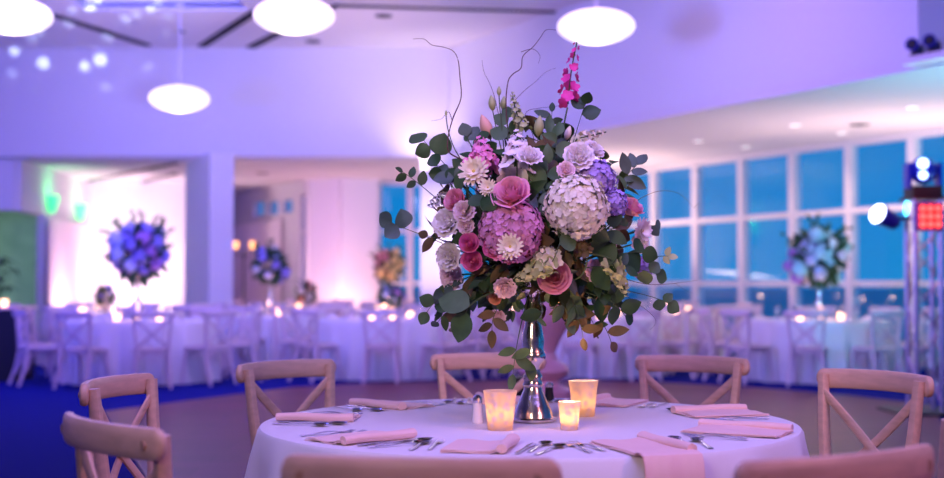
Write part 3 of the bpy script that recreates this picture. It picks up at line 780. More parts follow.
def petal_flat(m_, c, Rm, L_, W_, cup=.2, wtip=.8, nz=4):
    # radial petal in local frame Rm(3x3): x out, y side, z normal
    vs = []; fs = []
    for j in range(nz + 1):
        v = j / nz; wd = W_ * math.sin(PI * min(1, .12 + v * wtip)) ** .6
        for i in range(3):
            u = i - 1; vs.append(c + Rm @ Vector((L_ * v, wd * u, cup * L_ * (v * v) - .1 * abs(u) * W_ * (-1) + .0)))
    for j in range(nz):
        for i in range(2): a = j * 3 + i; fs.append((a, a + 1, a + 4, a + 3))
    m_.add(vs, fs)
def hydrangea_mesh(R, n_=120, seed=0, fl=.21, squash=.85, full=False):
    m_ = MB(); rnd = random.Random(seed)
    for i in range(n_):
        z = 1 - (i + .5) / n_ * (1.9 if full else 1.55); r = math.sqrt(max(0, 1 - z * z)); th = i * 2.39996
        nrm = Vector((r * math.cos(th), r * math.sin(th), z))
        nrm2 = (nrm + Vector((rnd.uniform(-.3, .3), rnd.uniform(-.3, .3), rnd.uniform(-.3, .3)))).normalized()
        Fm = frame_from(nrm2); c_ = Vector((nrm.x * R, nrm.y * R, nrm.z * R * squash)) * rnd.uniform(.84, 1.0)
        a0 = rnd.random() * PI
        for q in range(4):
            Rm = Fm @ Matrix.Rotation(a0 + q * PI / 2, 3, 'Z')
            petal_flat(m_, c_, Rm, R * fl, R * fl * .52, rnd.uniform(-.1, .35), .75, 3)
    m_.ball((0, 0, 0), R * .74, 14, 8, squash); return m_
def daisy_mesh(R, n_=18, rings=2, seed=0):
    m_ = MB(); rnd = random.Random(seed)
    for rg in range(rings):
        for i in range(n_):
            Rm = Matrix.Rotation(2 * PI * (i + .5 * rg) / n_ + rnd.uniform(-.08, .08), 3, 'Z') @ Matrix.Rotation(-.25 * rg - rnd.uniform(0, .15), 3, 'Y')
            petal_flat(m_, Rm @ Vector((R * .12, 0, R * .03 * rg)), Rm, R * (.9 - .2 * rg), R * .13, .15, .8, 4)
    return m_
def stock_mesh(Ln, R, n_=26, seed=0, fl=1.0):
    # flower spike along +z, from 0 to Ln, tapering
    m_ = MB(); rnd = random.Random(seed)
    for i in range(n_):
        u = (i + .5) / n_; th = i * 2.4; rad = R * (1 - .75 * u ** 1.6)
        nrm = Vector((math.cos(th), math.sin(th), .35)).normalized(); Fm = frame_from(nrm); c_ = Vector((math.cos(th) * rad * .6, math.sin(th) * rad * .6, Ln * u))
        for q in range(5):
            Rm = Fm @ Matrix.Rotation(q * 2 * PI / 5 + i, 3, 'Z'); petal_flat(m_, c_ + nrm * rad * .25, Rm, rad * .62 * fl, rad * .30 * fl, rnd.uniform(.0, .5), .8, 3)
    return m_
def leaf(m_, c, out, nrm, L_, W_, fold=.15, bend=.2, tip=.5):
    out = Vector(out).normalized(); nrm = Vector(nrm); nrm = (nrm - out * nrm.dot(out))
    if nrm.length < 1e-3: nrm = out.orthogonal()
    nrm.normalize(); sd = nrm.cross(out); vs = []; fs = []; nv = 7
    for j in range(nv + 1):
        v = j / nv; wd = W_ * (math.sin(PI * (v ** tip)) ** .75 if 0 < v < 1 else .04)
        for i in range(5):
            u = (i - 2) / 2
            vs.append(c + out * (L_ * v) + sd * (wd * u) + nrm * (fold * wd * u * u - bend * L_ * v * v))
    for j in range(nv):
        for i in range(4): a = j * 5 + i; fs.append((a, a + 1, a + 6, a + 5))
    m_.add(vs, fs)
def bez(p0, p1, p2, n_=14):
    return [p0 * (1 - u) ** 2 + p1 * 2 * u * (1 - u) + p2 * u * u for u in [i / n_ for i in range(n_ + 1)]]
def P(px, py, dep=0.0):
    D = 4.215 + dep
    # exact inverse of the pitched camera
    vx = (px - 472) / F; vz = (239 - py) / F; c_, s_ = math.cos(PITCH), math.sin(PITCH)
    dy = c_ - vz * s_; dz = s_ + vz * c_
    return Vector((vx / dy * D, D, CH + dz / dy * D))
def surf(px, py, push=0.0):
    push += .03
    p = P(px, py); dx = p.x - BC.x; dz = p.z - BC.z; q = BR * BR - dx * dx - dz * dz
    return P(px, py, -(math.sqrt(q) * .85 if q > 0 else 0.0) - push)
FG = 'flowers of the large bouquet on the silver stand'
def place_flower(name, label, cat, mesh, material, px, py, push=0, axis=None, extra=None, stem=True, pos=None, stemr=.0028):
    p = pos if pos is not None else surf(px, py, push)
    if axis is None:
        axis = (p - BC).normalized() + Vector((0, -.55, .12))
    axis = Vector(axis).normalized()
    t = thing(name, label, cat, p, 0, FG); q = axis.to_track_quat('Z', 'Y')
    o = mesh.build('petals', material, t); o.rotation_mode = 'QUATERNION'; o.rotation_quaternion = q
    if extra:
        for nm, mm, mt in extra:
            e = mm.build(nm, mt, t); e.rotation_mode = 'QUATERNION'; e.rotation_quaternion = q
    if stem:
        e0 = MOUTH - p + Vector((random.uniform(-.03, .03), random.uniform(-.03, .03), -.02))
        m_ = MB(); m_.sweep(bez(Vector((0, 0, 0)) - axis * .012, -axis * .10 + e0 * .3, e0, 10), stemr, 6); m_.build('stem', 'stem', t)
    return t
px2 = lambda r: r * k
# hydrangeas
place_flower('hydrangea', 'big round cream-white hydrangea head right of the bouquet center', 'hydrangea', hydrangea_mesh(px2(31), 330, 1, .12, .88), 'whitehyd', 577, 207, .02, stemr=.004)
place_flower('hydrangea', 'mauve pink hydrangea head below the large pink rose', 'hydrangea', hydrangea_mesh(px2(31), 300, 2, .125), 'pinkhyd', 511, 230, .0, stemr=.004)
place_flower('hydrangea', 'lavender hydrangea tucked above the cream hydrangea', 'hydrangea', hydrangea_mesh(px2(21), 170, 3, .15), 'lavhyd', 596, 180, -.05, stemr=.004)
place_flower('hydrangea', 'small lavender hydrangea at the right shoulder of the cream hydrangea', 'hydrangea', hydrangea_mesh(px2(15), 110, 4, .19), 'lavhyd', 613, 203, -.03, stemr=.004)
place_flower('hydrangea', 'lavender hydrangea peeking out at the lower right of the bouquet', 'hydrangea', hydrangea_mesh(px2(13), 90, 5, .2), 'lavhyd', 643, 268, -.02, stemr=.004)
# roses
place_flower('rose', 'largest soft pink rose above the mauve hydrangea', 'rose', rose_mesh(px2(17.5), 1), 'rose', 511, 193, .05, (-.25, -.75, .55))
place_flower('rose', 'dusty pink open rose low in the bouquet above the stand', 'rose', rose_mesh(px2(15.5), 2), 'dusty', 554, 277, .03, (-.05, -1, .1))
place_flower('rose', 'bright pink small rose at the left, upper of the stacked pair', 'rose', rose_mesh(px2(10.5), 3, .5), 'hotrose', 469, 243, .02, (-.1, -1, .3))
place_flower('rose', 'bright pink small rose at the left, lower of the stacked pair', 'rose', rose_mesh(px2(11), 4, .5), 'hotrose', 472, 261, .02, (-.15, -1, .1))
place_flower('rose', 'bright pink small rose beside the cream daisy', 'rose', rose_mesh(px2(10.5), 5, .5), 'hotrose', 493, 248, .05, (.0, -1, .1))
place_flower('rose', 'pink rose seen from the side at the right edge of the bouquet', 'rose', rose_mesh(px2(14), 6, .6), 'rose', 631, 207, -.02, (.5, -.5, .75))
place_flower('rose', 'pale pink rose half hidden at the upper left of the bouquet', 'rose', rose_mesh(px2(12), 7, .6), 'rose', 455, 200, -.02, (-.5, -.8, .3))
place_flower('rose', 'tiny peach rose at the lower left under the pink pair', 'rose', rose_mesh(px2(7), 8, .5), 'peach', 495, 298, -.02, (-.1, -1, -.2))
place_flower('rose', 'tiny peach rose at the lower right under the cream hydrangea', 'rose', rose_mesh(px2(6), 9, .5), 'peach', 601, 301, .0, (.1, -1, -.2))
# ruffled lisianthus / carnations
for i, (px, py, r, mt, lb, ax) in enumerate([
    (579, 156, 15, 'white', 'white ruffled lisianthus at the top right, the fuller one', (.1, -1, .4)),
    (595, 149, 11, 'white', 'white ruffled lisianthus at the top right, behind its fuller neighbour', (.5, -.6, .6)),
    (530, 155, 13, 'white', 'white ruffled lisianthus near the top middle of the bouquet', (.1, -.7, .7)),
    (446, 222, 15, 'white', 'white ruffled flower at the left edge above the pink pair', (-.5, -.8, .2)),
    (464, 211, 11, 'blush', 'blush ruffled flower just right of the pale pink rose', (-.2, -1, .3)),
    (448, 257, 14, 'white', 'white ruffled flower at the left edge beside the pink pair', (-.5, -.8, .0)),
    (451, 276, 14, 'blush', 'blush ruffled flower at the lower left edge of the bouquet', (-.5, -.8, -.2)),
    (597, 271, 12, 'blush', 'pale pink carnation right of the dusty pink rose', (.3, -1, .2)),
    (505, 288, 11, 'blush', 'blush flower under the cream daisy, left of the stand', (-.1, -1, -.4)),
    (497, 316, 9, 'blush', 'drooping blush flower hanging below the bouquet at the left', (-.2, -.8, -.8)),
    (640, 243, 11, 'white', 'white ruffled flower at the right edge under the daisy', (.5, -.8, 0)),
    (566, 170, 9, 'blush', 'small blush bud above the cream hydrangea', (.1, -1, .4)),
    (466, 226, 8, 'blush', 'small blush flower above the upper bright pink rose', (-.2, -1, .2)),
    (610, 246, 7, 'blush', 'small pale flower right of the cream hydrangea', (.2, -1, .2))]):
    place_flower('lisianthus', lb, 'flower', ruffle_mesh(px2(r), 20 + i), mt, px, py, .0, ax)
# daisies
for i, (px, py, r, mt, lb, ax) in enumerate([
    (510, 247, 12.5, 'cream', 'cream daisy with yellow center below the mauve hydrangea', (.0, -1, .15)),
    (474, 172, 15, 'cream', 'cream daisy with pale center among the pink stock at the upper left', (-.2, -1, .35)),
    (641, 231, 14, 'white', 'white daisy turned sideways at the right edge of the bouquet', (.75, -.75, .0)),
    (488, 188, 9, 'cream', 'small cream daisy left of the large pink rose', (-.1, -1, .3))]):
    cm = MB(); cm.ball((0, 0, px2(r) * .06), px2(r) * .2, 14, 8, .6)
    place_flower('daisy', lb, 'daisy', daisy_mesh(px2(r), 17, 3, i), mt, px, py, (.10, .05, .0, .05)[i], ax, [('flower_center', cm, 'yellow')])
# stock and snapdragon spikes: (base px, tip px, radius px, material, label)
def spike(name, cat, b0, b1, r, mt, lb, n_=26, dep0=-.1, dep1=0.0, curve=0.0, seed=0, fl=1.0):
    p = P(*b0, dep0); q = P(*b1, dep1); ax = q - p; ln = ax.length
    ms = stock_mesh(ln, px2(r), n_, seed, fl); 
    for i_, v in enumerate(ms.v): u = v[2] / ln; ms.v[i_] = (v[0] + curve * px2(r) * math.sin(PI * max(0, min(1, u))), v[1], v[2])
    t = place_flower(name, lb, cat, ms, mt, 0, 0, 0, ax, pos=p)
    m_ = MB(); m_.sweep([(curve * px2(r) * math.sin(PI * u / 8), 0, ln * u / 8) for u in range(9)], .0022, 6)
    e = m_.build('spike_stem', 'stem', t); e.rotation_mode = 'QUATERNION'; e.rotation_quaternion = ax.normalized().to_track_quat('Z', 'Y')
    return t
spike('larkspur', 'flower', (568, 104), (577, 42), 8.5, 'magenta', 'tall magenta larkspur spike rising above the bouquet', 17, -.02, .0, .3, 1, 1.3)
spike('stock', 'flower', (517, 178), (517, 132), 15, 'white', 'white stock spike near the top middle of the bouquet', 34, -.24, -.12, 0, 2)
spike('snapdragon', 'flower', (526, 132), (512, 92), 6, 'bud', 'curved green snapdragon tip above the white stock', 34, -.05, 0, .6, 3, 1.1)
spike('stock', 'flower', (484, 172), (480, 138), 14, 'stock', 'pink stock cluster at the upper left, upright one', 26, -.18, -.1, 0, 4)
spike('stock', 'flower', (470, 170), (494, 155), 11, 'stock', 'pink stock cluster at the upper left, leaning over the daisy', 22, -.2, -.2, 0, 5)
spike('snapdragon', 'flower', (552, 262), (515, 280), 9, 'bud', 'pale green snapdragon spray lying over the stand bowl', 28, -.32, -.33, 0, 6, 1.2)
spike('stock', 'flower', (548, 262), (540, 250), 13, 'cream', 'cream stock cluster just left of the dusty pink rose', 14, -.31, -.33, 0, 7)
spike('snapdragon', 'flower', (612, 262), (627, 295), 8, 'bud', 'pale green snapdragon spray at the lower right', 24, -.25, -.2, 0, 8, 1.2)
spike('snapdragon', 'flower', (580, 138), (606, 132), 6, 'cream', 'cream snapdragon tip pointing right near the top', 22, -.08, -.02, 0, 9)
spike('astilbe', 'flower', (455, 178), (432, 168), 9, 'white', 'airy white filler spray at the upper left edge', 34, -.05, .05, 0, 10, .7)
spike('astilbe', 'flower', (448, 200), (428, 205), 9, 'white', 'airy white filler spray at the left edge', 34, -.05, .05, 0, 11, .7)
spike('astilbe', 'flower', (585, 255), (573, 236), 9, 'euc3', 'brownish dried filler spray under the cream hydrangea', 30, -.3, -.3, 0, 12, .8)
# buds
def bud(px, py, r, mt, lb, dep=.0, base=(515, 165), tilt=(0, 0, 1)):
    m_ = MB(); m_.lathe([(r * k * q, z * r * k) for q, z in [(.08, -1.9), (.55, -1.4), (.85, -.7), (.9, 0), (.7, .8), (.35, 1.5), (.05, 1.9)]], 14)
    p = P(px, py, dep); ax = Vector(tilt)
    t = thing('flower_bud', lb, 'flower bud', p, 0, 'buds rising from the bouquet')
    o = m_.build('petals', mt, t); o.rotation_mode = 'QUATERNION'; o.rotation_quaternion = ax.normalized().to_track_quat('Z', 'Y')
    b0 = P(*base, -.05) - p
    m_ = MB(); m_.sweep(bez(-ax.normalized() * 1.8 * r * k, -ax.normalized() * .05 + b0 * .1, b0, 10) + [MOUTH - p], .0018, 6); m_.build('stem', 'stem', t)
bud(492, 103, 4.3, 'bud', 'plump green bud, left of the three tall buds', .0, (505, 165), (-.1, 0, 1))
bud(503.5, 103, 3.8, 'bud', 'plump green bud, right of the three tall buds', .02, (508, 165), (.1, 0, 1))
bud(499, 91, 2.6, 'bud', 'slim small bud topping the three tall buds', -.02, (506, 165), (0, 0, 1))
bud(486, 127, 7, 'peach', 'peach bud at the top left of the bouquet', .0, (500, 175), (-.3, -.2, .8))
bud(539, 126, 5.5, 'bud', 'fat yellow-green bud at the top middle', -.08, (540, 180), (.1, -.1, 1))
bud(568, 133, 4, 'cream', 'small cream bud at the top right', -.05, (560, 180), (.3, 0, 1))
bud(446, 113, 1.6, 'bud', 'tiny bud hanging beside the tall left willow branch', .0, (455, 150), (0, 0, 1))
# willow
def willow(name, lines, lb, dep=0.0, r0=.0030):
    t = thing(name, lb, 'branch', (0, 0, 0), 0, 'curly willow branches'); t.location = MOUTH
    for j, (pts, d0, d1) in enumerate(lines):
        ps = [P(x, y, d0 + (d1 - d0) * i / (len(pts) - 1)) - MOUTH for i, (x, y) in enumerate(pts)]
        sm = []
        for i in range(len(ps) - 1):
            a = ps[max(0, i - 1)]; b_ = ps[i]; c_ = ps[i + 1]; d_ = ps[min(len(ps) - 1, i + 2)]
            for s_ in range(5):
                u = s_ / 5; sm.append(.5 * ((2 * b_) + (c_ - a) * u + (2 * a - 5 * b_ + 4 * c_ - d_) * u * u + (3 * b_ - a - 3 * c_ + d_) * u ** 3))
        sm.append(ps[-1]); n_ = len(sm)
        m_ = MB(); rb = r0 if j == 0 else r0 * .45; m_.sweep(sm, [rb * (1 - .75 * i / n_) for i in range(n_)], 7)
        m_.build('branch' if j == 0 else 'twig', 'twig', t)
willow('willow_branch', [([(530, 280), (500, 220), (475, 170), (462, 160), (449, 152), (448, 138), (453, 118), (461, 98), (460, 78), (458, 60), (453, 51), (443, 47), (432, 45), (424, 39), (413, 39)], -.05, .02),
                         ([(452, 120), (449, 112), (445, 115), (441, 119), (431, 121)], 0, .02)], 'tall curly willow branch sweeping up and left to the ceiling glow')
willow('willow_branch', [([(532, 280), (520, 200), (509, 140), (506, 105), (508, 82), (513, 74), (521, 68), (523, 56), (533, 47), (540, 38), (546, 30), (556, 30)], -.05, .05),
                         ([(521, 52), (533, 49), (540, 56), (538, 64)], .02, .04)], 'curly willow branch curling toward the right-hand pendant lamp', r0=.0026)
willow('willow_branch', [([(532, 280), (515, 180), (500, 120), (494, 95), (489, 82), (484, 72), (482, 60)], 0, .12)], 'thin faint willow twig left of the tall buds', r0=.0016)
willow('willow_branch', [([(535, 280), (525, 150), (512, 110), (520, 95), (535, 82), (546, 72), (556, 68)], 0, .15)], 'thin willow twig behind the snapdragon tip', r0=.0015)
willow('willow_branch', [([(535, 280), (535, 150), (525, 115), (540, 108), (552, 107), (566, 104)], 0, .12)], 'short horizontal willow twig above the fat bud', r0=.0013)
willow('willow_branch', [([(540, 280), (590, 240), (632, 205), (645, 196), (660, 191), (675, 192), (685, 198), (694, 208)], -.05, .1),
                         ([(694, 208), (699, 203), (697, 212)], .1, .1)], 'arching willow tendril reaching right across the windows', r0=.0016)
willow('willow_branch', [([(540, 285), (600, 275), (645, 284), (668, 284), (685, 282), (698, 280)], -.05, .12), ([(675, 283), (685, 290), (693, 293)], .1, .12)], 'low willow tendril reaching right beside the round leaves', r0=.0015)
willow('willow_branch', [([(540, 285), (600, 280), (632, 300), (650, 313), (656, 322), (650, 330)], -.05, .08)], 'fine drooping tendril under the lower right leaves', r0=.0012)
# eucalyptus sprigs: (tip px, tip depth, leaf radius px, material, elong, label)
def sprig(tip, dep, mid, lr, mt, el, lb, nl=5, start=.5, grp='eucalyptus sprigs of the large bouquet', face=(0, -1, .2), name='eucalyptus_sprig', jit=.5, seed=None):
    rnd = random.Random(seed if seed is not None else int(tip[0] * 7 + tip[1] * 13))
    e = P(*tip, dep) - MOUTH; c_ = P(*mid, (dep - .1) if dep < 0 else dep * .5) - MOUTH
    t = thing(name, lb, 'foliage', MOUTH, 0, grp); pts = bez(Vector((0, 0, -.03)), c_, e, 18)
    m_ = MB(); m_.sweep(pts, [.0024 * (1 - .6 * i / 18) for i in range(19)], 6); m_.build('stem', 'stem', t)
    m_ = MB()
    for i in range(nl):
        u = start + (1 - start) * i / max(1, nl - 1); ii = min(17, int(u * 18)); p = pts[ii].lerp(pts[ii + 1], u * 18 - ii) if u < 1 else pts[-1]
        tg = (pts[min(18, ii + 1)] - pts[ii - 1]).normalized()
        for sgn in (((-1, 1)[i % 2],) if u < .97 else (0,)):
            sd = tg.cross(Vector((0, 1, 0))).normalized() * sgn
            out = (sd * (1.0 if sgn else 0) + tg * .55 + Vector((0, rnd.uniform(-jit, jit), rnd.uniform(-.25, .25)))).normalized()
            nr = Vector(face) + Vector((rnd.uniform(-jit, jit) * 1.2, 0, rnd.uniform(-jit, jit)))
            r_ = lr * k * rnd.uniform(.75, 1.1) * (.75 + .25 * math.sin(PI * min(1, u * .9)))
            leaf(m_, p, out, nr, r_ * 2 * el, r_, rnd.uniform(-.2, .3), rnd.uniform(-.15, .25), .85)
    m_.build('leaves', mt, t); return t
S = [((424, 141), .0, (470, 190), 12, 'euc', 1.0, 'grey-green sprig with round leaves pointing up and left at the upper left edge', 3, .86),
     ((437, 166), -.05, (470, 210), 11, 'euc2', 1.0, 'dark sprig with round leaves just under the upper left tip', 3, .82),
     ((392, 224), .0, (440, 240), 13, 'bluegreen', 1.0, 'blue-grey sprig with the two big leaves furthest left', 3, .88),
     ((403, 172), .0, (430, 190), 5, 'euc2', 1.5, 'fine green sprig tip crossing the beam edge at the left', 5, .75),
     ((428, 236), -.05, (450, 240), 6, 'euc3', 1.9, 'thin olive sprig at the left above the round bottom leaf', 3, .8),
     ((427, 312), -.05, (445, 280), 10, 'euc', 1.1, 'grey sprig ending in one round leaf at the lower left', 2, .85),
     ((438, 322), -.12, (460, 290), 6, 'euc2', 1.8, 'dark sprig with pointed leaves at the lower left', 3, .8),
     ((456, 325), -.14, (470, 290), 6, 'euc3', 1.9, 'olive sprig hanging beside the large bottom left leaf', 4, .7),
     ((466, 312), -.24, (475, 290), 14, 'euc', 1.2, 'sprig with the largest grey-green leaves at the bottom left', 2, .86),
     ((492, 330), -.15, (490, 300), 5, 'euc3', 2.0, 'bronze sprig drooping left of the silver stem', 4, .7),
     ((513, 374), -.13, (517, 330), 6, 'euc', 2.1, 'long drooping sprig along the left of the silver stem', 4, .72),
     ((531, 362), -.14, (528, 320), 7, 'euc', 2.0, 'short drooping sprig in front of the silver stem', 2, .85),
     ((541, 318), -.20, (545, 300), 9, 'euc2', 1.7, 'dark leaf sprig hanging in front of the stand bowl', 2, .85),
     ((568, 318), -.14, (565, 295), 6, 'bluegreen', 1.8, 'bluish sprig right of the stand bowl', 3, .7),
     ((583, 338), -.12, (580, 300), 5, 'euc3', 2.0, 'olive sprig hanging under the dusty pink rose', 5, .5),
     ((596, 332), -.05, (590, 300), 5, 'euc', 2.0, 'green sprig hanging at the bottom right', 5, .5),
     ((611, 342), -.05, (600, 300), 5.5, 'euc3', 2.0, 'yellowish olive sprig, lowest at the bottom right', 5, .5),
     ((625, 316), -.08, (610, 290), 9, 'euc2', 1.4, 'dark green sprig at the lower right', 5, .55),
     ((668, 303), .0, (630, 285), 9, 'euc', 1.0, 'sprig of round leaves reaching furthest right at the bottom', 3, .88),
     ((656, 274), -.05, (620, 260), 10, 'euc', 1.0, 'grey round-leaved sprig at the right edge under the daisy', 3, .84),
     ((668, 256), .0, (640, 255), 4, 'bud', 1.5, 'small yellow-green leaf tip at the right edge by the mullion', 3, .93),
     ((642, 252), -.12, (610, 250), 12, 'euc2', 1.0, 'dark round-leaved sprig at the right behind the daisy', 3, .8),
     ((655, 226), .02, (640, 222), 7, 'bluegreen', 1.2, 'blue-tinted leaf sprig right of the daisy', 2, .92),
     ((637, 165), .0, (610, 190), 7, 'bluegreen', 1.7, 'sprig with bluish leaves fanning at the upper right', 5, .80),
     ((612, 164), -.05, (590, 190), 7, 'euc2', 1.1, 'dark sprig beside the white lisianthus at the upper right', 3, .85),
     ((629, 182), -.02, (620, 210), 5, 'euc', 2.2, 'upright narrow sprig above the side-facing pink rose', 3, .8),
     ((585, 104), .0, (570, 150), 10, 'euc2', 1.0, 'dark round-leaved sprig at the foot of the magenta larkspur', 3, .9),
     ((552, 112), -.02, (548, 160), 5, 'euc2', 2.2, 'feathery dark sprig at the top middle', 9, .6),
     ((557, 136), -.12, (555, 170), 11, 'euc', 1.2, 'grey sprig with broad leaves left of the white lisianthus', 5, .6),
     ((508, 118), -.02, (505, 160), 11, 'euc', 1.2, 'broad-leaved grey sprig at the top left', 5, .75),
     ((467, 136), -.0, (480, 170), 10, 'bluegreen', 1.0, 'blue-grey round leaf sprig at the upper left', 2, .94),
     ((484, 140), -.04, (490, 180), 9, 'euc2', 1.0, 'dark round leaf sprig above the pink stock', 3, .88),
     ((448, 172), -.06, (480, 200), 9, 'bluegreen', 1.3, 'grey sprig between the left willow branch and the stock', 3, .82),
     ((480, 206), -.34, (500, 240), 11, 'euc2', 1.0, 'dark heart-shaped leaf left of the large pink rose', 2, .94),
     ((560, 241), -.37, (556, 265), 12, 'euc', 1.1, 'broad grey leaf under the cream hydrangea', 2, .94),
     ((548, 164), -.22, (545, 210), 9, 'euc', 1.7, 'long grey leaves at the center between rose and hydrangea', 7, .62),
     ((538, 192), -.28, (540, 230), 9, 'bluegreen', 1.7, 'slate leaves in the gap right of the large pink rose', 5, .75),
     ((462, 230), -.18, (480, 240), 8, 'euc2', 1.5, 'dark sprig behind the bright pink pair', 4, .7),
     ((620, 225), -.20, (590, 240), 9, 'euc2', 1.6, 'dark sprig below the small lavender hydrangea', 5, .6),
     ((625, 268), -.20, (590, 260), 9, 'euc2', 1.4, 'dark green sprig at the right center of the bouquet', 5, .6)]
for s_ in S:
    sprig(s_[0], s_[1], s_[2], s_[3], s_[4], s_[5], s_[6], s_[7], s_[8])
# dense inner greenery on all sides (sprigs that nothing tells apart)
for i in range(96):
    z = 1 - 2 * (i + .5) / 96; th = i * 2.39996 + .4; r_ = math.sqrt(1 - z * z)
    d_ = Vector((r_ * math.cos(th), r_ * math.sin(th), z)); e = BC + d_ * BR * random.uniform(.55, .80)
    if d_.z < .25: e = BC + d_ * BR * random.uniform(.70, .95)
    if d_.y > .2: e = BC + d_ * BR * random.uniform(.8, 1.05)
    t = thing('greenery_sprig', 'leafy green sprig in the dense core of the large bouquet', 'foliage', MOUTH, 0, 'inner greenery of the large bouquet')
    pts = bez(Vector((0, 0, -.03)), (BC - MOUTH) * .7, e - MOUTH, 12)
    m_ = MB(); m_.sweep(pts, .002, 6); m_.build('stem', 'stem', t)
    m_ = MB()
    for j in range(6):
        u = .45 + .55 * j / 5; q = pts[min(12, int(u * 12))]
        for sgn in (-1, 1):
            rv = Vector((random.uniform(-1, 1), random.uniform(-1, 1), random.uniform(-1, 1)))
            leaf(m_, q, rv * .9 + d_ * .5, d_ + rv.cross(d_) * .5, random.uniform(.05, .085), random.uniform(.018, .03), .2, .2, .8)
    m_.build('leaves', ('euc2', 'euc2', 'euc', 'euc3')[i % 4] if z > -.2 else ('euc3', 'euc2')[i % 2], t)
for i in range(56):
    a = i * 2.39996; hz = random.uniform(.13, .34); fr_ = -math.sin(a)
    dzp = random.uniform(-8, 42) if fr_ < .55 or abs(math.cos(a)) * hz > .12 else random.uniform(-22, 4)
    e = Vector((SX + hz * math.cos(a), SY + hz * .9 * math.sin(a), CH + (HY - 284 - dzp) * k)); kk_ = e - MOUTH
    t = thing('greenery_sprig', 'leafy sprig in the green collar along the underside of the large bouquet', 'foliage', MOUTH, 0, 'collar greenery of the large bouquet')
    pts = bez(Vector((0, 0, -.03)), Vector((kk_.x * .45, kk_.y * .45, .07)), kk_, 12)
    m_ = MB(); m_.sweep(pts, .0018, 6); m_.build('stem', 'stem', t)
    m_ = MB()
    for j in range(7):
        u = .3 + .7 * j / 6; q = pts[min(12, int(u * 12))]; tg = (pts[min(12, int(u * 12) + 1)] - pts[int(u * 12) - 1]).normalized()
        for sgn in (-1, 1):
            sd = tg.cross(Vector((0, 0, 1))).normalized() * sgn
            leaf(m_, q, sd * .8 + tg * .8 + Vector((0, 0, random.uniform(-.9, .3))), Vector((random.uniform(-.6, .6), -.8, random.uniform(-.2, 1))), random.uniform(.04, .07), random.uniform(.011, .021), .2, .25, .8)
    m_.build('leaves', ('euc2', 'euc', 'euc3', 'euc2', 'bluegreen')[i % 5], t)
# flowers on the far side of the bouquet, a few, so the dome is whole
for i, (dx, dz, mt) in enumerate([(-.15, .1, 'white'), (.12, .16, 'blush'), (.0, -.05, 'rose'), (.2, -.02, 'white'), (-.22, -.08, 'blush')]):
    y_ = math.sqrt(max(0, BR ** 2 - dx * dx - dz * dz)); p = BC + Vector((dx, y_ * .9, dz))
    place_flower('rose', 'flower on the hidden far side of the large bouquet', 'rose', rose_mesh(.045, 60 + i), mt, 0, 0, pos=p, axis=(p - BC))

# ------------------------------------------------------------------ background tables
chair_f = None
fch = []
def far_chair(x, y, rz, lb, grp):
    global chair_f
    if chair_f is None:
        chair_f = make_chair('white_chair', lb); chair_f.location = (x, y, .001); chair_f.rotation_euler = (0, 0, rz); chair_f['group'] = grp
    else: dup(chair_f, (x, y, .001), rz, lb, grp)
ORD = ['first', 'second', 'third', 'fourth', 'fifth', 'sixth', 'seventh', 'eighth']
tables = [  # x, y, first chair angle, description, number of chairs
    (-4.2, 16.1, 250, 'the violet-blue bouquet table', 10),
    (-2.95, 19.0, 262, 'the white-violet bouquet table', 9),
    (-1.15, 16.9, 268, 'the low violet flower table', 10),
    (1.65, 17.3, 255, 'the table behind the big bouquet', 10),
    (4.42, 16.35, 256, 'the turquoise-lit bouquet table', 10),
    (-5.7, 19.7, 260, 'the rear left table', 8),
    (-1.55, 23.9, 265, 'the pink-yellow bouquet table', 8),
    (-3.42, 22.8, 270, 'the low pink flower table', 8),
    (3.1, 20.4, 262, 'the warmly lit window table', 9),
    (0.35, 20.6, 262, 'the farthest middle table', 8)]
cl = None
vot = None
def far_votive():
    t = thing('votive_holder', 'x', 'candle holder')
    m_ = MB(); m_.lathe([(.032, 0), (.040, .04), (.045, .09), (.041, .09), (.036, .04), (.028, .01)], 16); m_.build('glass_cup', 'farglow', t)
    m_ = MB(); m_.lathe([(.024, .012), (.024, .045)], 12); m_.build('candle', 'wax', t); return t
def far_napkin():
    m_ = MB(); vs = []; m_.box((0, 0, .006), (.14, .20, .012)); m_.sweep([(-.06, 0, .02), (0, .0, .035), (.06, 0, .02)], [(.06, .010), (.05, .016), (.06, .010)], 8); return m_
npk = None
